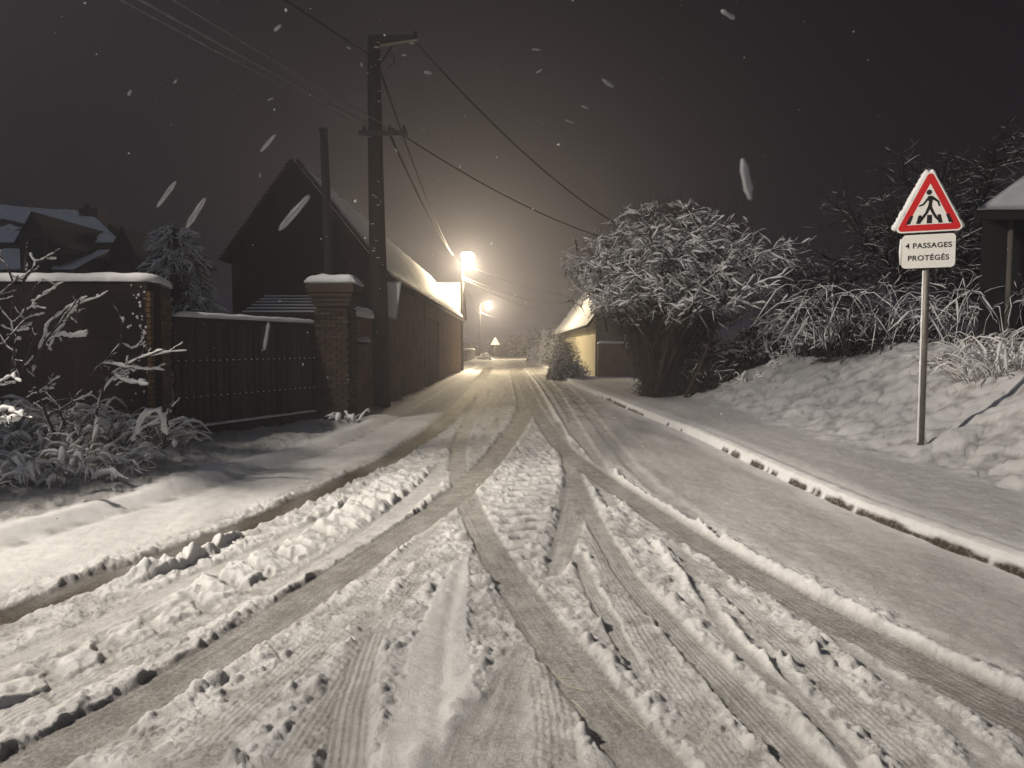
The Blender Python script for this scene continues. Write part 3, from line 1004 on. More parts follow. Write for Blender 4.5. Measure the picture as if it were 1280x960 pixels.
for zz in (1.32, .74):
    for k in range(nb):
        c = G0 + gd * (k + .5) * bwid + gn_ * .02
        m = MB().obox(c + gn_ * .006, gd, .028, .02, zz - .018, zz + .01)
        bo = m.build('bolt', M_IRON, gate)
        w_ = random.uniform(.012, .022)
        MB().tube([(*(c + gn_ * .012 - gd * w_), zz + .014), (*(c + gn_ * .014), zz + .018), (*(c + gn_ * .012 + gd * w_), zz + .013)], [.006, random.uniform(.010, .016), .006], 6).build('bolt_snow', M_SNOW, bo, True)

# right gate pillar
PX0, PX1, PY0, PY1 = -3.89, -3.22, 13.5, 14.05
pil = thing('brick_pillar', 'square brick gate pillar with flared top and thick snow cap', 'pillar', ((PX0 + PX1) / 2, (PY0 + PY1) / 2, 0))
sh = MB().box(PX0 + .03, PX1 - .03, PY0 + .03, PY1, -.1, 2.35).build('shaft', M_MORTAR, pil)
brick_face((PX0, PY0), (PX1, PY0), .0, 2.36, sh, M_BRICKP)
brick_face((PX1, PY0 + .06), (PX1, PY1), .0, 2.36, sh, M_BRICKP)
cp = MB()
for k, (e, z0, z1) in enumerate(((.02, 2.35, 2.44), (.05, 2.44, 2.53), (.09, 2.53, 2.62), (.13, 2.62, 2.80))):
    cp.box(PX0 - e, PX1 + e, PY0 - e, PY1 + e, z0, z1 - .002)
cp.build('capital', M_BRICKP, pil, bevel=.008)


def snow_cap(parent, x0, x1, y0, y1, z, th, name='snow_cap', seed=0, n=16):
    U, Vv = np.meshgrid(np.linspace(0, 1, n), np.linspace(0, 1, n), indexing='ij')
    e = np.minimum(np.minimum(U, 1 - U) * (x1 - x0), np.minimum(Vv, 1 - Vv) * (y1 - y0))
    t = th * np.sqrt(np.clip(e / (th * .8), 0, 1)) * (1 + .2 * fbm(U * (x1 - x0), Vv * (y1 - y0), .3, 2, seed))
    X = x0 + U * (x1 - x0); Y = y0 + Vv * (y1 - y0)
    top = np.stack([X, Y, z + .02 + t], -1).reshape(-1, 3)
    bot = np.stack([x0 + .02 + U * (x1 - x0 - .04), y0 + .02 + Vv * (y1 - y0 - .04), np.full_like(X, z - .004)], -1).reshape(-1, 3)
    i = np.arange(n * n).reshape(n, n)
    q = np.stack([i[:-1, :-1], i[1:, :-1], i[1:, 1:], i[:-1, 1:]], -1).reshape(-1, 4)
    ring = np.concatenate([i[:, 0], i[-1, 1:], i[::-1, -1][1:], i[0, ::-1][1:-1]]); r2 = np.roll(ring, -1)
    side = np.stack([ring, r2, r2 + n * n, ring + n * n], -1)
    me = np_mesh(name, np.concatenate([top, bot]) - np.array(root_loc(parent)), [q, side], M_SNOW, True)
    o = bpy.data.objects.new(name, me); COL.objects.link(o); o.parent = parent
    return o


snow_cap(pil, PX0 - .16, PX1 + .16, PY0 - .16, PY1 + .16, 2.80, .15, seed=3)

# wall between pillar and barn, with snow on top
lw = thing('brick_wall', 'short brick wall with snow on top between the gate pillar and the tall pole', 'wall', (-3.3, 15.4, 0))
sw = MB().box(-3.62, -3.28, 14.055, BY0 - .01, -.1, 2.2).build('wall', M_BRICK, lw)
coping_snow(lw, [(-3.45, 14.08), (-3.45, BY0 - .02)], .42, 2.2, .22, seed=7)
# letter box
lx = thing('letter_box', 'small letter box with a snowy lid on the wall beside the gate pillar', 'letter box', (-3.2, 14.5, 1.4))
MB().box(-3.279, -3.06, 14.3, 14.62, 1.22, 1.62).build('body', M_RENDERGR, lx, bevel=.01)
MB().hexa([(-3.279, 14.27, 1.62), (-3.02, 14.27, 1.60), (-3.02, 14.65, 1.60), (-3.279, 14.65, 1.62), (-3.279, 14.27, 1.69), (-3.02, 14.27, 1.63), (-3.02, 14.65, 1.63), (-3.279, 14.65, 1.69)]).build('lid', M_IRON, lx)
snow_cap(lx, -3.279, -3.01, 14.27, 14.65, 1.67, .07, seed=9, n=10)
# small shed roof behind the gate
sd = thing('shed', 'low shed with ribbed roof behind the gate in front of the barn', 'shed', (-4.9, 15.8, 0))
MB().box(-5.9, -4.25, 15.2, 16.7, -.1, 2.2).build('wall', M_WOODDK, sd)
rfs = MB().slab([(-6.0, 15.1, 2.22), (-4.2, 15.1, 2.22), (-4.2, 16.75, 2.75), (-6.0, 16.75, 2.75)], .04).build('roof', M_TILE, sd)
for k in range(6):
    y0 = 15.1 + k * .275; z0 = 2.27 + k * .0883
    MB().slab([(-6.0, y0, z0), (-4.2, y0, z0), (-4.2, y0 + .2, z0 + .064), (-6.0, y0 + .2, z0 + .064)], .03).build('roof_rib', M_PALE if k % 2 == 9 else M_TILE, rfs)
    snow_roof(rfs, (-5.98, y0 + .05, z0 + .05), (-4.22, y0 + .05, z0 + .05), (-4.22, y0 + .15, z0 + .085), (-5.98, y0 + .15, z0 + .085), .012, 'rib_snow', 30, 4, k, hole=.35)

# ------------------------------------------------------------------ poles
PB = gnd(476, 510)
up = thing('utility_pole', 'tall dark utility pole with a top bracket arm in front of the barn corner', 'utility pole', (PB[0] - .02, 16.25, 0))
px, py = PB[0] + .17, 16.25
P_TOP = at(467, 47, 16.25)
MB().tube([(px + .05, py, -.1), (px + .03, py, 2), (px - .02, py, 6), (P_TOP[0], py, P_TOP[2])], [.235, .215, .175, .145], 12).build('shaft', M_POLE, up, True)
a0 = at(462, 52, 16.25); a1 = at(522, 47, 16.25)
MB().hexa([(P_TOP[0] - .1, py - .09, a0[2] - .13), (a1[0], py - .05, a1[2] - .05), (a1[0], py + .05, a1[2] - .05), (P_TOP[0] - .1, py + .09, a0[2] - .13),
           (P_TOP[0] - .1, py - .09, a0[2] + .12), (a1[0], py - .05, a1[2] + .05), (a1[0], py + .05, a1[2] + .05), (P_TOP[0] - .1, py + .09, a0[2] + .12)]).build('bracket_arm', M_IRON, up, bevel=.01)
b0 = at(469, 90, 16.2); b1 = at(490, 58, 16.2)
MB().tube([b0, b1], .03, 6).build('brace', M_IRON, up)
MB().tube([(a1[0] - .05, py, a1[2] + .03), (a1[0] - .05, py, a1[2] + .1), (a1[0] - .05, py, a1[2] + .14)], [.05, .06, .03], 8).build('insulator', M_IRON, up)
c0 = at(450, 168, 16.1); c1 = at(510, 166, 16.1)
MB().obox(((c0[0] + c1[0]) / 2, 16.0), (1, .02), c1[0] - c0[0], .07, c0[2] - .05, c0[2] + .05).build('crossarm', M_IRON, up)
for fx in (455, 487, 505):
    q = at(fx, 166, 16.0)
    MB().tube([(q[0], 16.0, q[2]), (q[0], 16.0, q[2] + .08), (q[0], 16.0, q[2] + .16)], [.02, .045, .03], 8).build('insulator', M_IRON, up)
loop = []
for k in range(9):
    a = math.pi * k / 8
    q = at(485 + 8 * math.sin(a), 62 + 24 * k / 8, 16.2)
    loop.append(q)
MB().tube(loop, .012, 5).build('cable_loop', M_CABLE, up)
# flecks of snow frozen on the shaft
fm = MB()
for k in range(26):
    z = random.uniform(1, 8.8); r_ = random.uniform(.01, .025)
    xx = px + random.uniform(-.16, .16); yy = py - math.sqrt(max(.001, .2 ** 2 - (xx - px) ** 2)) - .0
    fm.tube([(xx - r_ * 2, yy, z), (xx, yy - .005, z + .004), (xx + r_ * 2, yy, z)], [.003, r_ * .5, .003], 5)
tag(fm.build('snow_flecks', M_SNOW, up, True), kind='stuff')

sp = thing('slim_pole', 'slim dark pole rising behind the gate pillar in front of the barn gable', 'pole', (-4.0, 15.0, 0))
q0, q1 = at(412, 345, 15.0), at(404.5, 164, 15.0)
sp_x = q0[0]
spp = MB().tube([(sp_x + .05, 15.0, -.1), (q0[0], 15, q0[2]), (q1[0], 15, q1[2])], [.115, .105, .085], 10).build('shaft', M_POLE, sp, True)
MB().tube([(q1[0], 15, q1[2]), (q1[0], 15, q1[2] + .05), (q1[0], 15, q1[2] + .09)], [.10, .10, .03], 10).build('pole_cap', M_IRON, sp, True)

# ------------------------------------------------------------------ cables


def cable(p, q, sag, r, label, m=M_CABLE, n=24):
    p, q = np.array(p, float), np.array(q, float)
    if p[1] < 13: p = q + (p - q) * (4.0 if p[1] > 10 else 2.0)                 # carry on past the camera to the next pole
    t = np.linspace(0, 1, n)[:, None]
    P = p + (q - p) * t
    P[:, 2] -= sag * 4 * (t[:, 0] * (1 - t[:, 0]))
    mid = P[n // 2]
    mb = MB().tube(P, r, 6)
    o = mb.build('overhead_cable', m, None, True)
    return tag(o, label, 'cable', 'overhead cables')


PT = np.array([P_TOP[0], py, P_TOP[2]])
L1T = np.array([-3.1, 42.4, 7.0])
cable(at(300, -40, 12.2), at(463, 70, 16.2), .05, .022, 'thick dark cable from above the picture to the top of the tall pole')
lamp_pole = np.array([-7.0, 4.6, 9.2])
pb = at(462, 158, 16.1)
cable(at(90, -60, 8.6), at(463, 156, 16.0), .12, .018, 'snow dusted cable, thickest of the bundle running up left from the pole crossarm', M_CABLES)
cable(at(60, -70, 8.0), at(455, 158, 16.0), .18, .010, 'thin snow dusted cable lowest of the bundle running up left from the crossarm', M_CABLES)
cable(at(150, -50, 9.2), at(487, 160, 16.0), .1, .009, 'thin snow dusted cable highest of the bundle running up left from the crossarm', M_CABLES)
cable(at(521, 54, 16.25), at(775, 283, 21.5), .35, .020, 'cable sloping from the bracket arm tip down to the snowy tree')
cable(at(490, 160, 16.0), at(760, 299, 21.5), .25, .015, 'cable sloping from the pole crossarm down behind the snowy tree')
cable(at(474, 85, 16.2), at(562, 312, 40), .3, .030, 'cable running from below the pole top to the bright street lamp')
cable(at(486, 165, 16.0), at(566, 318, 41), .3, .030, 'cable running from the pole crossarm to the bright street lamp')
cable(at(578, 330, 42.4), at(735, 372, 60), .4, .03, 'highest snowy cable reaching right from the bright street lamp', M_CABLES)
cable(at(578, 346, 42.4), at(735, 384, 60), .5, .035, 'middle snowy cable reaching right from the bright street lamp', M_CABLES)
cable(at(578, 348, 42.4), at(735, 398, 60), .6, .03, 'lowest snowy cable reaching right from the bright street lamp', M_CABLES)
cable(at(580, 350, 42.4), at(599, 391, 86), .3, .03, 'cable sagging between the two lit street lamps', M_CABLES)
cable(at(600, 390, 86), at(672, 408, 110), .4, .04, 'snowy cable reaching right from the distant street lamp', M_CABLES)

# ------------------------------------------------------------------ warning sign
SX, SY = 6.0, 10.0
SY = min(np.arange(8, 12, .05), key=lambda Y_: abs(ground_z(at(1151, 556, Y_)[0], Y_) - at(1151, 556, Y_)[2])); SY = float(SY)
sb = at(1151, 556, SY); SX = sb[0]
sgz = ground_z(SX, SY)
sign = thing('road_sign', 'triangular red and white pedestrian crossing sign with text plate on a grey post', 'road sign', (SX, SY, sgz))
th_ = rad(21.6)
sxv = np.array([math.cos(th_), -math.sin(th_), 0]); syv = np.array([0, 0, 1.0]); snv = np.array([-math.sin(th_), -math.cos(th_), 0])
top = at(1152.5, 221, SY)[2]; bot = at(1152, 291, SY)[2]; ptop = at(1152, 293.5, SY)[2]; pbot = at(1152, 335.5, SY)[2]
MB().tube([(SX, SY, sgz - .15), (SX, SY, top - .25)], .041, 14).build('post', M_GALV, sign, True)
side_snow = [(SX - .043, SY - .004, z) for z in np.linspace(sgz + .02, pbot - .02, 40)]
MB().tube(side_snow, [.011 + .007 * random.random() for _ in side_snow], 5).build('post_snow', M_SNOW, sign, True)
C0 = np.array([SX - .0, SY, 0]) + snv * .062


def P3(u, v, d=0.0):
    return C0 + sxv * u + syv * v + snv * d


def flat(polys, name, m, parent, d, th=.002):
    mb = MB()
    for pl in polys:
        n = len(pl); i = len(mb.v)
        mb.v += [tuple(P3(u, v, d)) for u, v in pl] + [tuple(P3(u, v, d + th)) for u, v in pl]
        mb.f.append(tuple(range(i, i + n))); mb.f.append(tuple(range(i + n, i + 2 * n)))
        for k in range(n):
            k2 = (k + 1) % n
            mb.f.append((i + k, i + k2, i + n + k2, i + n + k))
    return mb.build(name, m, parent)


def rtri(w, zb, zt, r, n=6):
    """rounded triangle"""
    pts = [np.array([-w / 2, zb]), np.array([w / 2, zb]), np.array([0, zt])]
    out = []
    for i in range(3):
        p, a, b = pts[i], pts[i - 1], pts[(i + 1) % 3]
        da = (a - p) / np.linalg.norm(a - p); db = (b - p) / np.linalg.norm(b - p)
        half = math.acos(np.dot(da, db)) / 2
        bis = (da + db); bis /= np.linalg.norm(bis)
        c = p + bis * r / math.sin(half)
        t1 = p + da * r / math.tan(half); t2 = p + db * r / math.tan(half)
        a1 = math.atan2(*(t1 - c)[::-1]); a2 = math.atan2(*(t2 - c)[::-1])
        dlt = (a2 - a1 + math.pi) % (2 * math.pi) - math.pi
        out += [tuple(c + r * np.array([math.cos(a1 + dlt * k / n), math.sin(a1 + dlt * k / n)])) for k in range(n + 1)]
    return out


TW = (at(1197, 290, SY)[0] - at(1113.5, 290, SY)[0]) / (math.cos(th_) + .6 * math.sin(th_)) * 1.02
Ht = top - bot + .03
TW = TW * 1.04
zt = bot + Ht * 1.12
plate = flat([rtri(TW, bot, zt, .055)], 'triangle_plate', M_WHITE, sign, 0, .02)


def inset(w, zb, ztp, k, r):
    """triangle inset by k"""
    hgt = ztp - zb
    s = math.hypot(w / 2, hgt)
    inr = (w * hgt / 2) / ((w + 2 * s) / 2)
    f = (inr - k) / inr
    cz = zb + inr
    return rtri(w * f, cz - inr * f, cz + (hgt - inr) * f, r)


flat([inset(TW, bot, zt, .018, .042)], 'red_border', M_RED, plate, .021)
flat([inset(TW, bot, zt, .098, .004)], 'white_field', M_WHITE, plate, .0235)
# pedestrian: head, torso, limbs (flat print)
k_ = Ht / .80
fz = bot + .098
def sc(pl, ox=0.0): return [((u + ox) * k_, fz + v * k_) for u, v in pl]
figs = []
figs.append(sc([(.0 + .034 * math.cos(a) - .012, .435 + .036 * math.sin(a)) for a in np.linspace(0, 2 * math.pi, 18, endpoint=False)]))
figs.append(sc([(-.022, .385), (.022, .388), (.045, .36), (.028, .30), (.026, .225), (-.026, .225), (-.012, .31), (-.04, .345)]))
figs.append(sc([(-.02, .378), (-.045, .345), (-.085, .285), (-.135, .262), (-.130, .243), (-.072, .262), (-.02, .33)]))
figs.append(sc([(.022, .388), (.052, .365), (.108, .312), (.128, .238), (.108, .235), (.085, .298), (.03, .335)]))
figs.append(sc([(-.028, .235), (.012, .228), (-.018, .155), (-.065, .085), (-.105, .025), (-.145, .028), (-.098, .098), (-.052, .165)]))
figs.append(sc([(-.01, .235), (.028, .235), (.055, .165), (.092, .10), (.142, .055), (.15, .03), (.112, .03), (.062, .085), (.018, .165)]))
flat(figs, 'pedestrian_symbol', M_BLACK, plate, .0262)
bars = [[(-.33, .0), (-.27, .0), (-.225, .115), (-.268, .115)], [(-.185, .0), (-.125, .0), (-.108, .115), (-.155, .115)], [(-.038, .0), (.038, .0), (.034, .115), (-.034, .115)],
        [(.125, .0), (.185, .0), (.155, .115), (.108, .115)], [(.27, .0), (.33, .0), (.268, .115), (.225, .115)]]
for b_ in bars:
    flat([[(u * k_ * .86, fz + .012 * k_ + v * k_) for u, v in b_]], 'crossing_stripe', M_BLACK, plate, .0265)
# thick rim of snow along the upper edges of the triangle
L_ = P3(-TW / 2 + .03, bot + .03, -.02); R_ = P3(TW / 2 - .03, bot + .03, -.02); T_ = P3(0, zt - .06, -.02)
for a, b, rr, sft in ((L_, T_, .045, -.03), (R_, T_, .030, .012)):
    n = 34
    pp = [a + (b - a) * t + sxv * sft + np.array([0, 0, .012]) + np.array([0, 0, random.uniform(-.004, .006)]) for t in np.linspace(0, 1, n)]
    MB().tube(pp, [rr * random.uniform(.75, 1.1) * (.6 if k in (0, n - 1) else 1) for k in range(n)], 8).build('edge_snow', M_SNOW, sign, True)
# text plate
PWd = TW * .75; PH = ptop - pbot
def rrect(w, z0, z1, r, n=5):
    out = []
    for cx_, cz_, a0_ in ((w / 2 - r, z0 + r, -math.pi / 2), (w / 2 - r, z1 - r, 0), (-w / 2 + r, z1 - r, math.pi / 2), (-w / 2 + r, z0 + r, math.pi)):
        out += [(cx_ + r * math.cos(a0_ + math.pi / 2 * k / n), cz_ + r * math.sin(a0_ + math.pi / 2 * k / n)) for k in range(n + 1)]
    return out
tp = flat([rrect(PWd, pbot, ptop - .005, .05)], 'text_plate', M_WHITE, sign, 0.002, .02)
MB().tube([P3(-PWd / 2 - .012, pbot + .05, .0), P3(-PWd / 2 - .015, (pbot + ptop) / 2, 0), P3(-PWd / 2 - .01, ptop - .05, .0)], [.008, .018, .012], 6).build('plate_snow', M_SNOW, tp, True)


def letters(txt, zc, hgt, spread, bold=.0018):
    cu = bpy.data.curves.new('lettering', 'FONT')
    cu.body = txt
    cu.size = hgt / .70
    cu.align_x = 'CENTER'
    cu.space_character = spread
    cu.offset = bold
    cu.extrude = .001
    o = bpy.data.objects.new('lettering', cu)
    COL.objects.link(o)
    dg = bpy.context.evaluated_depsgraph_get()
    me = bpy.data.meshes.new_from_object(o.evaluated_get(dg))
    co = np.empty(len(me.vertices) * 3, dtype=np.float32); me.vertices.foreach_get('co', co)
    co = co.reshape(-1, 3)
    off = np.array(root_loc(tp))
    V = C0 + np.outer(co[:, 0], sxv) + np.outer(co[:, 1] + zc - hgt / 2, syv) + np.outer(co[:, 2] + .0245, snv) - off
    me.vertices.foreach_set('co', V.astype(np.float32).ravel())
    me.flip_normals() if False else None
    me.materials.clear(); me.materials.append(M_BLACK)
    me.update()
    bpy.data.objects.remove(o)
    o = bpy.data.objects.new('lettering', me)
    COL.objects.link(o); o.parent = tp
    return o


letters('4 PASSAGES', pbot + PH * .665, PH * .15, 1.08)
letters('PROTÉGÉS', pbot + PH * .30, PH * .15, 1.08)

# ------------------------------------------------------------------ plants


def grow(paths, rads, p, d, L, r, lvl, prm, g, m=5):
    """recursive branching; prm[lvl] = (children, angle, length ratio, wiggle, droop)"""
    nch, ang, ratio, wig, droop = prm[lvl]
    pts = [p]; q = p.copy(); dd = d / np.linalg.norm(d)
    for k in range(m - 1):
        dd = dd + g.normal(0, wig, 3) + np.array([0, 0, -droop])
        dd /= np.linalg.norm(dd)
        q = q + dd * L / (m - 1)
        pts.append(q)
    pts = np.array(pts)
    paths[lvl].append(pts)
    tap = np.linspace(1, .5, m) if lvl + 1 < len(prm) else np.linspace(1, .35, m)
    rads[lvl].append(r * tap)
    if lvl + 1 >= len(prm): return
    for c in range(nch):
        f = g.uniform(.25, 1.0) if c < nch - 1 else 1.0
        x = f * (m - 1); i = min(int(x), m - 2)
        bp = pts[i] + (pts[i + 1] - pts[i]) * (x - i)
        t = pts[i + 1] - pts[i]; t /= np.linalg.norm(t)
        a = g.normal(0, 1, 3); a -= t * np.dot(a, t); a /= np.linalg.norm(a) + 1e-9
        an = ang * g.uniform(.6, 1.35)
        nd = t * math.cos(an) + a * math.sin(an)
        grow(paths, rads, bp, nd, L * ratio * g.uniform(.7, 1.25), r * (.55 if lvl else .5), lvl + 1, prm, g, m)


# --- big snowy tree right of the road
g = np.random.default_rng(21)
TB = np.array([4.15, 20.0, 0.05])
tree = thing('snowy_tree', 'large dense bushy tree loaded with snow between the bank and the yellow house', 'tree', TB)
lv = [[], [], [], []]; lr = [[], [], [], []]
prm = [(9, .62, .46, .10, -.02), (11, .75, .40, .14, .05), (8, .85, .50, .18, .06), (0, 0, 0, .2, .06)]
for k in range(30):
    az = g.uniform(0, 2 * math.pi)
    el = g.uniform(.42, 1.45)
    d = np.array([math.cos(az) * math.cos(el), math.sin(az) * math.cos(el) * .8, math.sin(el)])
    st = TB + np.array([g.normal(0.15, .22), g.normal(0, .2), 0])
    Lm = 2.6 + 1.6 * math.sin(el) * g.uniform(.75, 1.1)
    grow(lv, lr, st, d + np.array([0.08, 0, .25]), Lm, g.uniform(.035, .07), 0, prm, g)


def inside_env(p, slack=1.0):
    x, y, z = p
    cx = TB[0] + .25 + .10 * z
    wob = 1 + .13 * math.sin(3.1 * math.atan2(z - 3, x - cx) + 1) + .08 * math.sin(7.3 * math.atan2(z - 3, x - cx))
    hw = (.65 + .2 * max(z, 0) + 2.15 * float(sst(1.6, 3.3, z))) if z < 2.9 else 3.2 * math.sqrt(max(0, 1 - ((z - 2.9) / 2.95) ** 2))
    hw *= wob * slack
    return abs(x - cx) < hw and abs(y - TB[1]) < hw * .95


for lv_ in range(4):
    ok = [i for i in range(len(lv[lv_])) if inside_env(lv[lv_][i][-1], g.uniform(.78, 1.25)) and inside_env(lv[lv_][i][2], 1.15)]
    lv[lv_] = [lv[lv_][i] for i in ok]; lr[lv_] = [lr[lv_][i] for i in ok]
tubes_obj('trunk', lv[0], lr[0], M_BARK, tree, 6)
tubes_obj('branches', lv[1], lr[1], M_BARK, tree, 4)
cr_p = lv[2] + lv[3]; cr_r = [np.maximum(r * .8, .0035) for r in lr[2] + lr[3]]
tag(tubes_obj('crown', cr_p, cr_r, M_TWIG, tree, 3), kind='stuff')
mid_z = np.array([p[:, 2].mean() for p in cr_p])
hor = np.array([np.hypot(p[-1, 0] - TB[0], p[-1, 1] - TB[1]) for p in cr_p])
cmid = np.array([p[2] for p in cr_p])
clump = pn(cmid[:, 0] / .55 + cmid[:, 1] / .7, cmid[:, 2] / .38, 15) + .4 * pn(cmid[:, 0] / .2, cmid[:, 1] / .2 + cmid[:, 2] / .2, 16)
snowy = [i for i in range(len(cr_p)) if (mid_z[i] > 2.1 and (hor[i] > .7 or mid_z[i] > 3.4) and clump[i] + g.normal(0, .18) > -.12 - .25 * (mid_z[i] < 4.6) + .7 * (mid_z[i] < 2.5))]
Q, R = snow_paths([cr_p[i] for i in snowy], [cr_r[i] for i in snowy], .021, 1.0, .80, 5)
tag(tubes_obj('crown_snow', Q, R, M_SNOW, tree, 4), kind='stuff')
Q, R = snow_paths(lv[1], lr[1], .032, .6, .85, 6)
tubes_obj('branch_snow', Q, R, M_SNOW, tree, 5)
tp_, tr_ = [], []
for k in range(150):
    a_ = g.uniform(.25, math.pi - .25)
    x_ = TB[0] + .7 + 2.7 * math.cos(a_); z_ = 2.9 + 2.6 * math.sin(a_)
    st = np.array([x_, TB[1] + g.normal(0, .8), z_ - .25])
    d = np.array([.55 * math.cos(a_), g.normal(0, .3), 1.0]) + g.normal(0, .25, 3); d /= np.linalg.norm(d)
    tp_.append(st + d * g.uniform(.35, .95) * np.linspace(0, 1, 5)[:, None] + g.normal(0, .015, (5, 3))); tr_.append(np.linspace(.008, .003, 5))
tag(tubes_obj('top_twigs', tp_, tr_, M_TWIG, tree, 3), kind='stuff')
# fine dark twigs around the foot of the tree
fp, fr = [], []
for k in range(2600):
    h = g.uniform(0.05, 2.6)
    az = g.uniform(0, 2 * math.pi)
    rad_ = (.42 + .26 * h + .6 * float(sst(1.5, 2.6, h))) * (1 + .3 * math.sin(3 * az + 2.1 * h) + .22 * math.sin(5 * az - 3.3 * h)) * g.uniform(.7, 1.25)
    c = TB + np.array([math.cos(az) * rad_ * g.uniform(.5, 1) + .15 * h, math.sin(az) * rad_ * g.uniform(.5, 1), h])
    d = np.array([math.cos(az) * .6, math.sin(az) * .6, g.uniform(-.5, .9)]) + g.normal(0, .35, 3)
    d /= np.linalg.norm(d)
    L = g.uniform(.2, .6)
    ts = np.linspace(-.5, .5, 4)[:, None]
    pts = c + d * L * ts + g.normal(0, .03, (4, 3))
    pts[:, 2] = np.maximum(pts[:, 2], .02)
    fp.append(pts); fr.append(np.array([.007, .006, .005, .003]))
tag(tubes_obj('lower_twigs', fp, fr, M_TWIG, tree, 3), kind='stuff')

# --- hedge running from the tree along the top of the bank


def shrub_mass(name, label, cat, centre, size, n, prm_len, snow_th, seed, snow_keep=.7, mtw=M_TWIGDK, leaf=True, arch=.0, group=None, zmin_snow=.25, tw_r=.006, snow_n=4):
    """dense shrub: twigs spread through an ellipsoid volume with snow on the upper ones"""
    g = np.random.default_rng(seed)
    c = np.array(centre, float); s = np.array(size, float)
    t = thing(name, label, cat, centre, group)
    P, R_ = [], []
    while len(P) < n:
        q = g.uniform(-1, 1, 3); q[2] = abs(q[2]) if True else q[2]
        rr = np.linalg.norm(q)
        if rr > 1 or (rr < .55 and g.random() < .7): continue
        wob = 1 + .18 * math.sin(q[0] * 5 + seed) + .12 * math.sin(q[1] * 7)
        p = c + q * s * wob
        d = q * np.array([1, 1, .7]) + g.normal(0, .55, 3)
        d /= np.linalg.norm(d)
        L = prm_len * g.uniform(.5, 1.3)
        ts = np.linspace(-.6, .4, 5)
        pts = p + d * L * ts[:, None]
        pts[:, 2] -= arch * L * ts ** 2
        pts += g.normal(0, L * .04, (5, 3))
        pts[:, 2] = np.maximum(pts[:, 2], c[2] + .01)
        P.append(pts); R_.append(np.linspace(tw_r, tw_r * .5, 5))
    b = tubes_obj('twigs', P, R_, mtw, t, 3)
    tag(b, kind='stuff')
    zz = np.array([p[:, 2].mean() for p in P])
    sel = [i for i in range(len(P)) if zz[i] > c[2] + s[2] * zmin_snow]
    Q, R2 = snow_paths([P[i] for i in sel], [R_[i] for i in sel], snow_th, snow_keep, .92, seed + 1)
    if Q is not None:
        tag(tubes_obj('snow_cover', Q, R2, M_SNOW, t, snow_n), kind='stuff')
    if leaf:
        k = int(n * 1.3)
        q = g.normal(0, 1, (k, 3)); q /= np.linalg.norm(q, axis=1, keepdims=True)
        q *= (g.random((k, 1)) ** .4) * .88; q[:, 2] = np.abs(q[:, 2])
        p = c + q * s
        a = g.normal(0, 1, (k, 3)); a /= np.linalg.norm(a, axis=1, keepdims=True)
        b_ = g.normal(0, 1, (k, 3)); b_ -= a * (a * b_).sum(1, keepdims=True); b_ /= np.linalg.norm(b_, axis=1, keepdims=True)
        l = prm_len * .22 * g.uniform(.6, 1.3, (k, 1))
        V = np.stack([p - a * l, p + b_ * l * .5, p + a * l, p - b_ * l * .5], 1).reshape(-1, 3)
        f = np.arange(k * 4).reshape(k, 4)
        me = np_mesh('foliage', V - np.array(c), [f], M_LEAF, False)
        o = bpy.data.objects.new('foliage', me); COL.objects.link(o); o.parent = t
        tag(o, kind='stuff')
    return t


def on_ground(x, y, dz=0.0):
    return (x, y, float(ground_low(np.array([x]), np.array([y]))[0]) + dz)


shrub_mass('hedge', 'low snowy hedge right beside the big tree at the top of the bank', 'hedge', on_ground(6.0, 21.2, -.15), (1.2, .8, 1.5), 1900, .42, .030, 31, .75)
shrub_mass('hedge', 'wide snow dusted hedge between the big tree and the arching bush', 'hedge', on_ground(7.6, 20.6, -.2), (1.4, .9, 1.5), 2000, .45, .030, 32, .75)
shrub_mass('shrub', 'dark undergrowth with leafy twigs at the foot of the bank behind the big tree', 'shrub', on_ground(5.7, 20.5, -.1), (1.5, .8, 2.0), 2400, .42, .018, 33, .22)
dhz = ground_low(np.array([10.0]), np.array([22.5]))[0]
shrub_mass('clipped_hedge', 'tall dark hedge with a thin line of snow on top behind the shrubs', 'hedge', (10.4, 24.2, dhz - .1), (2.3, .7, 4.0), 2200, .4, .018, 34, .3, zmin_snow=.8)

# --- arching bush: long bowed canes loaded with snow


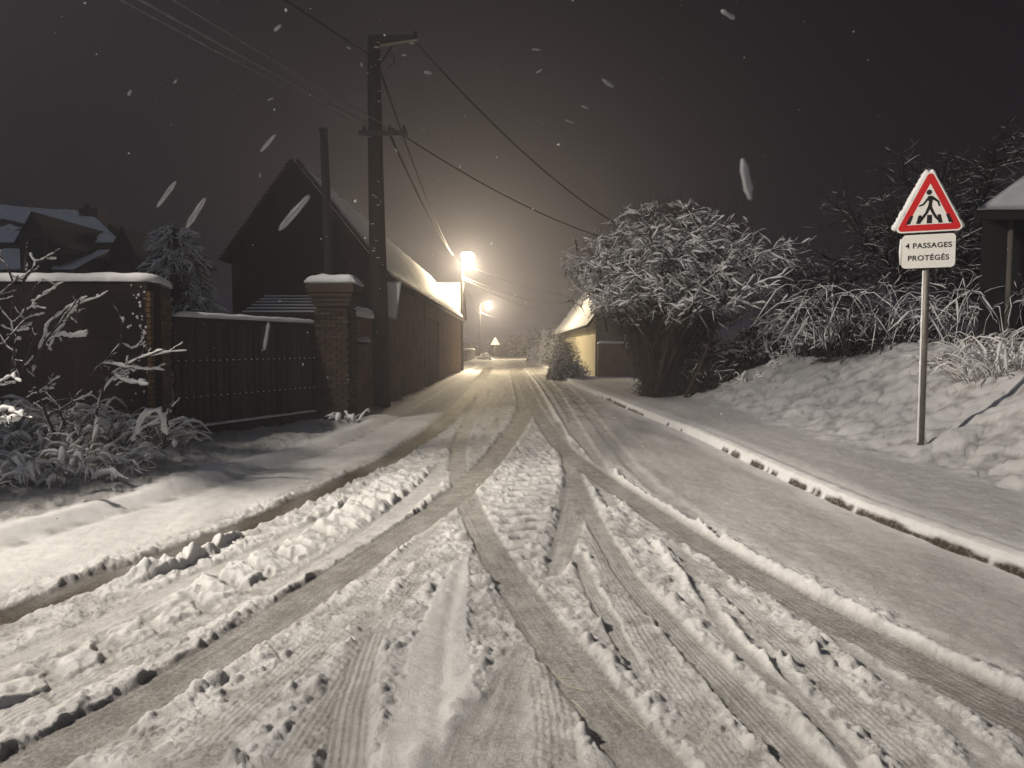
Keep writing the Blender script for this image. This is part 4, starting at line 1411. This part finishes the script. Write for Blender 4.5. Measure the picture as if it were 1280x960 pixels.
def arching_bush(name, label, cat, centre, spread, height, n, seed, th=.024, depth=1.0):
    g = np.random.default_rng(seed)
    c = np.array(centre, float)
    t = thing(name, label, cat, centre)
    P, R_ = [], []
    m = 9
    for k in range(n):
        st = c + np.array([g.uniform(-.5, .5) * spread * 1.1, g.normal(0, .25) * depth, 0])
        az = g.uniform(0, 2 * math.pi)
        run = g.uniform(.5, 1.35) * spread * .5
        hg = height * g.uniform(.55, 1.08)
        ts = np.linspace(0, 1, m)
        reach = run * ts ** 1.3
        zz = hg * (np.sin(np.clip(ts * g.uniform(2.3, 3.05), 0, 3.14)))
        pts = st + np.stack([math.cos(az) * reach, math.sin(az) * reach * .7 * depth, zz], 1) + g.normal(0, .02, (m, 3))
        pts[:, 2] = np.maximum(pts[:, 2], c[2] - .1)
        P.append(pts); R_.append(np.linspace(.011, .004, m))
        for j in range(g.integers(2, 5)):
            i = g.integers(3, m - 1)
            d = pts[i] - pts[i - 1] + g.normal(0, .10, 3); d /= np.linalg.norm(d)
            L = g.uniform(.2, .6)
            tt = np.linspace(0, 1, m)[:, None]
            q = pts[i] + d * L * tt + np.array([0, 0, -.35 * L]) * tt ** 2 + g.normal(0, .012, (m, 3)) * tt
            P.append(q); R_.append(np.linspace(.006, .003, m))
    tag(tubes_obj('canes', P, R_, M_TWIGDK, t, 4), kind='stuff')
    Q, R2 = snow_paths(P, R_, th, .9, .97, seed + 1)
    tag(tubes_obj('snow_cover', Q, R2, M_SNOW, t, 5), kind='stuff')
    return t


c = on_ground(8.6, 15.6, -.1)
arching_bush('arching_bush', 'bush of long bowed snow laden canes behind the road sign', 'bush', c, 3.6, 1.6, 80, 41, .009)
c = on_ground(8.35, 18.6, -.1)
arching_bush('arching_bush', 'thin bush of bowed snowy canes left of the road sign beside the hedge', 'bush', c, 1.8, .85, 24, 42, .012)
c = on_ground(9.7, 13.6, -.1)
arching_bush('arching_bush', 'snowy bowed bush below the dark house at the right edge', 'bush', c, 2.0, 1.2, 30, 43, .011)
shrub_mass('shrub', 'low dark snowy undergrowth inside the arching bush', 'shrub', on_ground(8.9, 16.6, -.2), (2.2, .8, 1.0), 1500, .4, .018, 35, .5)


def grass_tuft(name, label, cat, centre, r, n, L, th, seed, keep=.6, blade=.006, group=None, mt=M_GRASSDRY):
    """drooping dead grass with snow lying on the blades"""
    g = np.random.default_rng(seed)
    c = np.array(centre, float)
    t = thing(name, label, cat, centre, group)
    P, R_ = [], []
    m = 6
    for k in range(n):
        a = g.uniform(0, 2 * math.pi); rr = r * math.sqrt(g.random())
        st = c + np.array([math.cos(a) * rr, math.sin(a) * rr * .8, 0])
        st[2] = ground_low(np.array([st[0]]), np.array([st[1]]))[0]
        az = a + g.normal(0, .7)
        l = L * g.uniform(.5, 1.2); hg = l * g.uniform(.25, .75)
        ts = np.linspace(0, 1, m)
        pts = st + np.stack([math.cos(az) * l * ts, math.sin(az) * l * ts, hg * np.sin(ts * g.uniform(1.8, 3.0))], 1) + g.normal(0, .01, (m, 3))
        P.append(pts); R_.append(np.linspace(blade, blade * .4, m))
    tag(tubes_obj('blades', P, R_, mt, t, 3), kind='stuff')
    Q, R2 = snow_paths(P, R_, th, keep, .95, seed + 1)
    if Q is not None: tag(tubes_obj('snow_cover', Q, R2, M_SNOW, t, 5), kind='stuff')
    return t


grass_tuft('grass_tuft', 'clump of bent dead grass under snow on the bank at the right edge', 'grass tuft', on_ground(8.0, 10.9, 0), .75, 170, .7, .015, 51)
grass_tuft('grass_tuft', 'spreading snowy grass clump between the sign post and the right edge', 'grass tuft', on_ground(8.3, 12.4, 0), .7, 120, .55, .015, 52)
grass_tuft('grass_tuft', 'small snowy weeds at the top of the bank below the hedge', 'grass tuft', on_ground(6.7, 19.2, 0), .7, 60, .4, .025, 53, mt=M_TWIG)
grass_tuft('grass_tuft', 'heap of dead grass and snow against the boundary wall beside the gate', 'grass tuft', on_ground(-5.1, 8.5, 0), .95, 420, .45, .016, 54, .5)
grass_tuft('grass_tuft', 'flattened yellow grass under snow below the bare bush at the left edge', 'grass tuft', on_ground(-6.0, 8.0, 0), 1.1, 420, .45, .016, 55, .45)
grass_tuft('grass_tuft', 'low trampled grass with blobs of snow on the front of the heap beside the verge', 'grass tuft', on_ground(-4.9, 7.35, 0), .85, 330, .30, .020, 57, .75)
grass_tuft('grass_tuft', 'low snowy grass sloping to the verge at the left edge below the bare bush', 'grass tuft', on_ground(-5.7, 6.9, 0), .9, 330, .30, .020, 58, .75)
grass_tuft('grass_tuft', 'small snowy weeds at the foot of the brick gate pillar', 'grass tuft', on_ground(-3.15, 13.2, 0), .22, 16, .3, .03, 56, .9, mt=M_TWIG)

# unseen evergreen, added and shaped to keep the lamp off left verge and wall
shrub_mass('added_shade_evergreen', 'unseen tall columnar evergreen, added to shade the left verge from the street lamp', 'tree', (-8.5, 4.6, 0.1), (.95, 1.15, 8.4), 1900, .55, .03, 99, .4)
MB().tube([(-8.5, 4.6, 0), (-8.5, 4.6, 7)], [.1, .03], 8).build('trunk', M_BARK, bpy.data.objects['added_shade_evergreen'], True)

# --- bare dark trees behind, right
g = np.random.default_rng(61)


def bare_tree(label, base, height, seed, prm=None, r=.1, mats=(M_TWIGDK, M_TWIGDK), snow=0):
    g = np.random.default_rng(seed)
    t = thing('bare_tree', label, 'tree', base)
    lv = [[], [], [], [], []]; lr = [[], [], [], [], []]
    prm = prm or [(8, .55, .62, .05, -.02), (6, .6, .6, .1, -.01), (5, .65, .6, .14, .0), (4, .7, .6, .18, .0), (0, 0, 0, .2, .0)]
    b = np.array(base, float)
    grow(lv, lr, b - [0, 0, .1], np.array([g.normal(0, .05), g.normal(0, .05), 1.0]), height * .52, r, 0, prm, g)
    tubes_obj('trunk', lv[0], lr[0], mats[0], t, 8)
    tubes_obj('limbs', lv[1] + lv[2], lr[1] + lr[2], mats[0], t, 4)
    tw = lv[3] + lv[4]
    if tw:
        tag(tubes_obj('crown', tw, [np.maximum(x, .006) for x in lr[3] + lr[4]], mats[1], t, 3), kind='stuff')
        if snow:
            Q, R2 = snow_paths(tw, [np.maximum(x, .006) for x in lr[3] + lr[4]], snow, .5, .85, seed + 1)
            tag(tubes_obj('crown_snow', Q, R2, M_SNOW, t, 4), kind='stuff')
    return t


BT = [(10, .75, .62, .06, -.02), (8, .7, .6, .11, .02), (6, .7, .58, .15, .03), (4, .7, .6, .18, .02), (0, 0, 0, .2, .02)]
bare_tree('dark bare tree rising behind the road sign', (11.0, 19.2, 1.3), 5.6, 62, prm=BT, r=.13, snow=.006)
bare_tree('dark bare tree between the road sign and the house at the right edge', (12.8, 18.4, 1.4), 6.3, 63, prm=BT, r=.13, snow=.006)

# --- conifer behind the gate
g = np.random.default_rng(71)
cb = np.array([-7.15, 14.6, 0.0])
con = thing('conifer', 'small snow covered conifer behind the gate between the wall and the barn', 'tree', cb)
MB().tube([cb - [0, 0, .1], cb + [0, 0, 3.9]], [.08, .02], 8).build('trunk', M_BARK, con, True)
P, R_ = [], []; SP, SR = [], []
for k in range(230):
    h = .5 + 3.6 * g.random() ** .9
    rr = 1.3 * (1 - (h / 4.5) ** 1.5) * g.uniform(.75, 1.15) + .1
    az = g.uniform(0, 2 * math.pi)
    ts = np.linspace(0, 1, 6)
    o = np.array([math.cos(az), math.sin(az)])
    pts = np.stack([cb[0] + o[0] * rr * ts, cb[1] + o[1] * rr * ts, h + .28 * rr * np.sin(ts * 2.2) - .42 * rr * ts ** 2], 1)
    P.append(pts); R_.append(np.linspace(.014, .004, 6))
    for j in range(14):
        f = g.uniform(.25, 1) * 5; i = min(int(f), 4)
        bp = pts[i] + (pts[i + 1] - pts[i]) * (f - i)
        d = np.array([o[0], o[1], -.35]) + g.normal(0, .5, 3); d /= np.linalg.norm(d)
        L = g.uniform(.14, .34)
        q = bp + d * L * ts[:, None] + np.array([0, 0, -.25 * L]) * (ts ** 2)[:, None]
        SP.append(q); SR.append(np.linspace(.008, .003, 6))
tubes_obj('branches', P, R_, M_TWIGDK, con, 4)
tag(tubes_obj('crown', SP, SR, M_LEAF, con, 3), kind='stuff')
Q, R2 = snow_paths(SP, SR, .016, .75, .97, 72)
tag(tubes_obj('crown_snow', Q, R2, M_SNOW, con, 4), kind='stuff')

# --- near bush on the left: thick snow on bare branches
g = np.random.default_rng(81)
nbz = on_ground(-5.2, 7.5)


def near_bush(label, base, specs, seed, th=.030):
    g = np.random.default_rng(seed)
    t = thing('bare_bush', label, 'bush', base)
    P, R_ = [], []
    m = 9
    for (pts, Y, dy) in specs:
        n = len(pts)
        W_ = np.array([at(px_, py_, Y + dy * k / max(1, n - 1)) for k, (px_, py_) in enumerate(pts)])
        q = resample(W_, m) + g.normal(0, .008, (m, 3))
        P.append(q); R_.append(np.linspace(.013, .007, m))
    for i in range(len(P)):
        for j in range(4):
            k = int(g.integers(2, 8)); dd = P[i][k] - P[i][k - 1]
            dd = dd / np.linalg.norm(dd) + g.normal(0, .7, 3); dd /= np.linalg.norm(dd)
            P.append(P[i][k] + dd * g.uniform(.06, .2) * np.linspace(0, 1, m)[:, None] + np.cumsum(g.normal(0, .004, (m, 3)), 0)); R_.append(np.linspace(.006, .003, m))
    tubes_obj('branches', P, R_, M_TWIG, t, 6)
    # snow: finer resampling, lumps
    PP = np.array([resample(p, 18) for p in P]); RR = np.array([np.linspace(r_[0], r_[-1], 18) for r_ in R_])
    nm_ = len(specs)
    Q, R2 = snow_paths(PP[:nm_], RR[:nm_], th, 1.0, .985, seed + 1)
    Q2, R3 = snow_paths(PP[nm_:], RR[nm_:], th * .45, 1.0, .985, seed + 2)
    Q = np.concatenate([Q, Q2]); R2 = np.concatenate([R2, R3])
    tubes_obj('branch_snow', Q, R2, M_SNOW, t, 8)
    return t


near_bush('bare bush with thick snow on its branches beside the wall corner left of the gate', nbz, [
    ([(118, 520), (135, 478), (170, 448), (232, 437)], 7.3, .25),
    ([(140, 470), (165, 452), (200, 440), (205, 439)], 7.2, -.2),
    ([(112, 470), (135, 450), (152, 430), (153, 400), (140, 380)], 7.5, -.1),
    ([(155, 430), (168, 438), (176, 428), (181, 414)], 7.4, .1),
    ([(128, 455), (150, 458), (180, 462), (204, 462)], 7.1, .1),
    ([(140, 468), (160, 478), (186, 481)], 7.2, -.1),
    ([(125, 500), (133, 475), (140, 455)], 7.3, 0),
    ([(165, 555), (180, 520), (200, 512), (208, 545)], 7.4, 0),
    ([(170, 540), (195, 528), (214, 512)], 7.5, .1),
    ([(205, 560), (208, 540), (212, 505)], 7.5, 0),
    ([(60, 520), (85, 505), (112, 495)], 6.9, .1),
    ([(30, 500), (55, 488), (75, 470)], 6.8, .1),
], 82, .020)
near_bush('bare bush with thick snow on its branches at the left edge of the picture', on_ground(-5.6, 7.0), [
    ([(50, 440), (60, 405), (85, 385), (108, 372)], 6.9, .2),
    ([(58, 440), (75, 410), (97, 382), (134, 363)], 7.0, .2),
    ([(45, 450), (55, 430), (80, 400), (95, 375)], 6.8, 0),
    ([(20, 430), (30, 395), (45, 350)], 6.9, .1),
    ([(28, 395), (50, 372), (78, 352)], 7.0, .1),
    ([(15, 400), (18, 360), (8, 330), (-5, 312)], 6.7, .1),
    ([(28, 365), (32, 335), (33, 315)], 6.8, .1),
    ([(30, 350), (45, 328), (68, 316)], 6.8, .1),
    ([(-20, 400), (0, 370), (22, 345)], 6.5, 0),
    ([(-20, 440), (5, 430), (30, 400)], 6.5, 0),
    ([(10, 470), (22, 430), (12, 400), (0, 388)], 6.6, .1),
    ([(-20, 490), (0, 478), (22, 466)], 6.2, .1),
    ([(60, 425), (75, 420), (90, 422), (108, 418)], 6.9, .1),
    ([(25, 470), (35, 440), (48, 415)], 6.6, .1),
    ([(-20, 540), (0, 530), (28, 523)], 6.0, .1),
    ([(-20, 515), (8, 512), (30, 520)], 6.0, -.1),
    ([(95, 500), (96, 440), (95, 405), (99, 375)], 7.0, 0),
    ([(65, 540), (52, 500), (36, 452)], 6.8, 0),
    ([(82, 535), (70, 505), (58, 480)], 6.8, 0),
    ([(-10, 410), (15, 440), (25, 480)], 6.4, 0),
], 83, .019)

# --- shrubs before the yellow house
shrub_mass('round_shrub', 'round snow dusted shrub at the road edge before the yellow house', 'shrub', (2.5, 32.2, .02), (1.0, .9, 1.2), 3000, .18, .020, 91, .6, mtw=M_TWIG, zmin_snow=.02)
shrub_mass('column_shrub', 'upright clipped shrub behind the round shrub against the yellow wall', 'shrub', (2.75, 34.6, .05), (.7, .7, 2.1), 2200, .17, .014, 92, .5, mtw=M_TWIG)
shrub_mass('snowy_shrub', 'snow covered shrub lit white at the far end of the yellow house', 'shrub', (3.5, 61.0, .05), (1.0, 1.2, 3.0), 1100, .55, .07, 93, 1.0, mtw=M_TWIG, zmin_snow=0)
shrub_mass('snowy_shrub', 'low snow covered hedge at the roadside past the yellow house', 'shrub', (3.0, 66.0, .0), (1.2, 2.5, 1.6), 900, .6, .07, 94, 1.0, mtw=M_TWIG, zmin_snow=0)

# ------------------------------------------------------------------ yellow house, right
yh = thing('yellow_house', 'long yellow rendered house with snowy roof on the right of the road', 'house', (4.2, 34, 0))
hx0, hx1, hy0, hy1 = 4.18, 8.6, 34.0, 59.0
ez, rz, rx = 3.15, 6.15, 6.4
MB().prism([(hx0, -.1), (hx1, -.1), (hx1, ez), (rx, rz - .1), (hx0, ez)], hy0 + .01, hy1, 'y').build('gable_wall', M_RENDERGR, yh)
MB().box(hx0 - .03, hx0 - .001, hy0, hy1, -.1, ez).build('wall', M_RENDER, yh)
sl = (rz - ez) / (rx - hx0)
o_ = .45
r = MB().slab([(hx0 - o_, hy0 - .15, ez - o_ * sl + .1), (rx, hy0 - .15, rz + .1), (rx, hy1 + .3, rz + .1), (hx0 - o_, hy1 + .3, ez - o_ * sl + .1)], -.1)
r.slab([(rx, hy0 - .15, rz + .102), (hx1 + o_, hy0 - .15, ez - o_ * sl + .1), (hx1 + o_, hy1 + .3, ez - o_ * sl + .1), (rx, hy1 + .3, rz + .102)], -.1)
r = r.build('roof', M_TILE, yh)
snow_roof(r, (hx0 - o_ - .03, hy0 - .17, ez - o_ * sl + .11), (hx0 - o_ - .03, hy1 + .3, ez - o_ * sl + .11), (rx, hy1 + .3, rz + .13), (rx, hy0 - .17, rz + .13), .15, nu=90, nv=16, seed=33)
MB().tube([(hx0 - o_ - .05, hy0 - .15, ez - o_ * sl + .05), (hx0 - o_ - .05, hy1 + .3, ez - o_ * sl + .05)], .06, 8).build('gutter', M_IRON, yh, True)
MB().tube([(hx0 - .09, hy1 - .3, 0), (hx0 - .09, hy1 - .3, ez - .2)], .045, 8).build('downpipe', M_IRON, yh, True)
# garden wall in front of its gable
gw = thing('garden_wall', 'dark garden wall with snow on top between the yellow house and the big tree', 'wall', (5.6, 33.4, 0))
MB().box(4.2, 9.0, 33.3, 33.6, -.1, 1.72).build('wall', M_BRICK, gw)
coping_snow(gw, [(4.2, 33.45), (9.0, 33.45)], .4, 1.72, .12, seed=12)

# ------------------------------------------------------------------ dark house at the right edge
rh = thing('dark_house', 'dark house with a snowy hipped roof at the right edge of the picture', 'house', (10.5, 14, 1.4))
e0 = at(1219, 263, 13.0)
ex, ezz = e0[0], e0[2]
fx_ = ex + 4.9
MB().hexa([(ex + .55, 13.6, .8), (16.5, 13.6, .8), (17, 18.6, .8), (ex + 4.55, 18.6, .8), (ex + .55, 13.6, ezz + .1), (16.5, 13.6, ezz + .1), (17, 18.6, ezz + .1), (ex + 4.55, 18.6, ezz + .1)]).build('wall', M_RENDERDK, rh)
r = MB()
rp = [(ex, 13.0, ezz), (17.6, 13.0, ezz), (18, 19.2, ezz), (fx_, 19.2, ezz)]
rid = [(ex + 4.3, 16.2, ezz + 2.2), (15.5, 16.2, ezz + 2.2)]
r.poly([rp[0], rp[1], rid[1], rid[0]]); r.poly([rp[0], rid[0], rp[3]]); r.poly([rp[3], rid[0], rid[1], rp[2]]); r.poly([rp[1], rp[2], rid[1]]); r.poly(rp[::-1])
r = r.build('roof', M_TILE, rh)
snow_roof(r, (ex + .02, 12.98, ezz + .01), (17.5, 12.98, ezz + .01), rid[1], rid[0], .05, nu=60, nv=16, seed=41, hole=.25)
MB().box(ex + .02, 17.5, 13.02, 13.06, ezz - .16, ezz - .004).build('fascia', M_WOODDK, rh)
pp = at(1263, 300, 13.35)
MB().tube([(pp[0], 13.35, 1.2), (pp[0], 13.35, ezz - .05)], .05, 8).build('porch_post', M_RENDERGR, rh, True)

# ------------------------------------------------------------------ far left house
fh = thing('far_house', 'dark house with dimly lit snowy roof and gabled dormers beyond the boundary wall', 'house', (-19, 27, 0))
def fz_(py_, Y): return at(100, py_, Y)[2]
x_l, x_r = -27.0, at(172, 330, 26)[0]
re, rg = fz_(308, 25), fz_(247, 29)
MB().box(x_l, x_r - .2, 25.3, 32.7, -.1, re).build('wall', M_RENDERDK, fh)
xr2 = at(158, 290, 29)[0]
r = MB().slab([(x_l, 25.0, re), (x_r, 25.0, re), (xr2 - 1.5, 29.0, rg - .75), (x_l, 29, rg)], .12)
r.slab([(x_l, 29, rg + .002), (xr2 - 1.5, 29.0, rg - .75), (x_r, 33.0, re), (x_l, 33, re)], .12)
r = r.build('roof', M_TILE, fh)
snow_roof(r, (x_l, 24.97, re + .13), (x_r, 24.97, re + .13), (xr2 - 1.5, 29.0, rg - .62), (x_l, 29, rg + .13), .07, nu=110, nv=40, seed=51, hole=.12)
# lower lean-to roof
le0, le1 = fz_(342, 22.5), fz_(312, 24.9)
MB().box(x_l, x_r - .3, 22.8, 25.29, -.1, le0).build('lean_to_wall', M_RENDERDK, fh)
r2_ = MB().slab([(x_l, 22.4, le0), (x_r - .1, 22.4, le0), (x_r - .4, 24.95, le1 - .1), (x_l, 24.95, le1 - .1)], .1).build('lean_to_roof', M_TILE, fh)
snow_roof(r2_, (x_l, 22.37, le0 + .11), (x_r - .1, 22.37, le0 + .11), (x_r - .4, 24.95, le1), (x_l, 24.95, le1), .07, nu=110, nv=26, seed=52, hole=.12)
for (pxl, pxc, pxr, pt, pb_) in ((26, 42, 62, 266, 345), (139, 154, 172, 285, 345)):
    Y = 22.3
    a, b, c = at(pxl, pb_, Y), at(pxc, pt, Y), at(pxr, pb_, Y)
    eave = at(pxl, 298 if pxl < 100 else 318, Y)[2]
    d = MB().prism([(a[0], .0), (c[0], .0), (c[0], eave), (b[0], b[2]), (a[0], eave)], Y, 26.5).build('dormer', M_RENDERDK, fh)
    MB().box(b[0] - .28, b[0] + .28, Y - .03, Y - .002, eave - 1.0, eave + .0).build('window', M_PANE, d)
    MB().slab([(a[0] - .15, Y - .1, eave - .2), (a[0] - .15, 26.6, eave - .2), (b[0], 26.6, b[2] + .03), (b[0], Y - .1, b[2] + .03)], .04).build('dormer_roof', M_RENDERDK, d)
    MB().slab([(c[0] + .15, 26.6, eave - .2), (c[0] + .15, Y - .1, eave - .2), (b[0], Y - .1, b[2] + .032), (b[0], 26.6, b[2] + .032)], .04).build('dormer_roof', M_RENDERDK, d)
ca = at(104, 258, 28.6); cb_ = at(127, 258, 28.6)
ch = MB().box(ca[0], cb_[0], 28.3, 29.0, rg - 1.4, at(110, 262, 28.6)[2]).build('chimney', M_RENDERDK, fh)
MB().box(ca[0] + .12, ca[0] + .36, 28.5, 28.75, at(110, 262, 28.6)[2], at(110, 256, 28.6)[2]).build('chimney_pot', M_TILE, ch)

# ------------------------------------------------------------------ far end of the road
fw = thing('low_wall', 'low snow capped wall beside the road under the distant street lamp', 'wall', (-5, 78, 0))
MB().box(-7.5, -4.6, 70, 70.4, -.1, 1.25).build('wall', M_RENDERGR, fw)
MB().box(-4.9, -4.601, 70.4, 84, -.1, 1.2).build('side_wall', M_RENDERGR, fw)
coping_snow(fw, [(-7.5, 70.2), (-4.6, 70.2)], .5, 1.25, .2, seed=15)
coping_snow(fw, [(-4.75, 70.5), (-4.75, 84)], .4, 1.2, .2, seed=16)
shrub_mass('snowy_shrub', 'distant low snowy bush beside the far road sign', 'shrub', (-3.3, 80, 0), (1.0, .9, .75), 500, .4, .06, 95, 1.0, zmin_snow=0)
fs = thing('far_sign', 'small distant triangular road sign standing near the distant street lamp', 'road sign', (-2.25, 88, 0))
fa = at(619, 421, 88)
MB().tube([(fa[0], 88, -.1), (fa[0], 88, fa[2] - .3)], .05, 8).build('post', M_GALV, fs, True)
MB().prism([(fa[0] - .62, fa[2] - 1.05), (fa[0] + .62, fa[2] - 1.05), (fa[0], fa[2])], 87.9, 87.93, 'y').build('plate', M_PALE, fs, bevel=.01)
dm = shrub_mass('tree_belt', 'dark belt of bushes closing the far end of the road', 'hedge', (6, 112, -.2), (13, 3, 3.6), 2600, 2.2, .05, 96, .3, tw_r=.05)
shrub_mass('tree_belt', 'dark bushes beyond the distant street lamp left of the road end', 'hedge', (-14, 114, -.2), (10, 3, 4.0), 1800, 2.2, .05, 97, .3, tw_r=.05)
shrub_mass('dark_bush', 'small dark bush at the right of the road end', 'shrub', at(672, 452, 72) * [1, 1, 0], (1.4, 1.2, 1.35), 600, .5, .03, 98, .4)

# ------------------------------------------------------------------ straw and litter in the slush
for k, pl in enumerate(([(690, 840), (700, 852), (712, 862), (738, 868)], [(752, 862), (775, 885), (802, 912), (812, 920)], [(695, 848), (708, 850), (720, 851)], [(715, 878), (728, 890), (735, 898)], [(730, 926), (745, 925), (753, 922)])):
    pts = [gnd(a, b) for a, b in pl]
    pts = np.array([[p[0], p[1], ground_z(p[0], p[1]) + .006] for p in pts])
    o = MB().tube(resample(pts, 10), [.0008] + [.0017] * 8 + [.0008], 5).build('straw', M_STRAW, None, True)
    tag(o, ['bent straw at the left rim of the centre tyre track', 'longest pale straw lying along the centre tyre track', 'short straw lying across the top of the straw cluster', 'straw lying in the middle of the straw cluster', 'short straw lowest down beside the centre tyre track'][k], 'straw', 'straws in the slush')

# stems poking out of the bank
g = np.random.default_rng(131)
sp_, sr_ = [], []
for k in range(90):
    x_, y_ = g.uniform(5.3, 8.6), g.uniform(7.5, 19)
    z_ = ground_z(x_, y_)
    d = np.array([g.normal(0, .5), g.normal(0, .5), 1.0]); d /= np.linalg.norm(d)
    sp_.append(np.array([x_, y_, z_ - .02]) + d * g.uniform(.05, .2) * np.linspace(0, 1, 5)[:, None] + np.cumsum(g.normal(0, .006, (5, 3)), 0)); sr_.append(np.linspace(.0045, .002, 5))
o = tubes_obj('weed_stems', sp_, sr_, M_GRASSDRY, None, 3)
tag(o, 'dead weed stems poking through the snow of the bank', 'weeds', kind='stuff')

# ------------------------------------------------------------------ falling snow
flake_specs = [(933, 224, 20, 52, 12), (910, 18, 11, 20, 60), (760, 104, 8, 17, 55), (208, 243, 9, 40, -38), (245, 266, 12, 44, -34), (335, 179, 7, 28, -42),
               (368, 266, 14, 58, -42), (333, 420, 8, 36, -10), (347, 35, 7, 11, -50), (162, 116, 6, 8, -30), (219, 102, 4, 6, -40), (535, 91, 7, 10, 80),
               (436, 60, 4, 5, 60), (452, 81, 4, 5, 0), (471, 59, 3, 7, 90), (515, 54, 3, 6, 90), (505, 69, 3, 6, 90), (670, 62, 4, 10, 85), (731, 134, 4, 9, 70),
               (495, 188, 4, 5, 30), (325, 219, 4, 5, 0), (575, 208, 3, 4, 0), (338, 124, 3, 8, -70), (674, 89, 3, 8, -60), (712, 152, 3, 12, 70)]
BIG = {933: 'large pale falling flake clump in the sky between the big tree and the road sign',
       208: 'long slanting falling flake, upper one of the pair above the conifer',
       245: 'long slanting falling flake just touching the top of the conifer',
       335: 'thin slanting falling flake in the sky left of the slim pole top',
       368: 'long slanting falling flake in front of the barn gable',
       333: 'thin upright falling flake in front of the wooden gate'}
g = np.random.default_rng(101)
import bmesh
for k, (fx, fy, w_, l_, rot) in enumerate(flake_specs):
    w_ *= .48
    D = float(np.clip(.40 * 14 / w_, .38, 1.1)) * g.uniform(.9, 1.1)
    c = at(fx, fy, D)
    s = D / F
    ra = rad(rot)
    axv = np.array([math.sin(ra) * -1, 0, math.cos(ra)]) * -1
    bm = bmesh.new()
    bmesh.ops.create_icosphere(bm, subdivisions=3 if l_ > 15 else 2, radius=1)
    sd_ = g.uniform(0, 50)
    for v in bm.verts:
        n_ = v.co.copy()
        q = 1 + .16 * math.sin(n_.z * l_ / w_ * 1.9 + sd_) + .10 * math.sin(n_.x * 4 + n_.z * 5 + sd_ * 2)
        q *= (1 - n_.z ** 4 * .2)
        lx_, ly_, lz_ = n_.x * w_ * .5 * s * q, n_.y * w_ * .5 * s * q, (n_.z + .08 * math.sin(5 * n_.x)) * l_ * .5 * s
        lz_ = math.copysign(abs(n_.z) ** .55, n_.z) * l_ * .5 * s
        v.co = Vector(axv) * lz_ + Vector((axv[2], 0, -axv[0])) * lx_ + Vector((0, 1, 0)) * ly_
    for f_ in bm.faces: f_.smooth = True
    me = bpy.data.meshes.new('snowflake'); bm.to_mesh(me); bm.free()
    me.materials.append(M_FLAKE)
    o = bpy.data.objects.new('snowflake', me)
    COL.objects.link(o); o.location = c
    big = l_ > 25
    tag(o, BIG[fx] if big else 'small white snowflake falling against the night sky', 'snowflake', 'large falling flake clumps' if big else 'small falling flakes')
# the mass of tiny flakes in the air
NF = 1500
c = np.stack([g.uniform(-1, 1, NF), 2.5 + 45 * g.random(NF) ** 1.3, g.uniform(.3, 14.5, NF)], 1)
c[:, 0] *= c[:, 1] * .8
c = c[np.linalg.norm(c - np.array(LAMP0), axis=1) > 5.0]; NF = len(c)
r_ = g.uniform(.003, .0075, NF)
octv = np.array([[1, 0, 0], [-1, 0, 0], [0, 1, 0], [0, -1, 0], [0, 0, 1], [0, 0, -1.0]])
octf = np.array([[0, 2, 4], [2, 1, 4], [1, 3, 4], [3, 0, 4], [2, 0, 5], [1, 2, 5], [3, 1, 5], [0, 3, 5]])
V = (c[:, None, :] + r_[:, None, None] * octv[None] * g.uniform(.6, 1.4, (NF, 6, 1))).reshape(-1, 3)
f = (np.arange(NF)[:, None, None] * 6 + octf[None]).reshape(-1, 3)
o = bpy.data.objects.new('snowfall', np_mesh('snowfall', V, [f], M_SNOW, True))
COL.objects.link(o)
tag(o, 'fine snowflakes filling the night air', 'snow', kind='stuff')

# ------------------------------------------------------------------ haze
hz = MB().box(-650, 650, -650, 650, -1.1, 16.0).build('haze', None)
hz.data.materials.clear()
hm = bpy.data.materials.new('haze'); hm.use_nodes = True
hn = hm.node_tree
hn.nodes.remove(hn.nodes['Principled BSDF'])
pv = hn.nodes.new('ShaderNodeVolumePrincipled')
pv.inputs['Color'].default_value = (0.88, 0.87, 1.0, 1)
pv.inputs['Density'].default_value = 0.0037
pv.inputs['Anisotropy'].default_value = 0.68
hn.links.new(pv.outputs[0], hn.nodes['Material Output'].inputs['Volume'])
hz.data.materials.append(hm)
tag(hz, 'pale falling-snow haze filling the air', 'haze', kind='stuff')
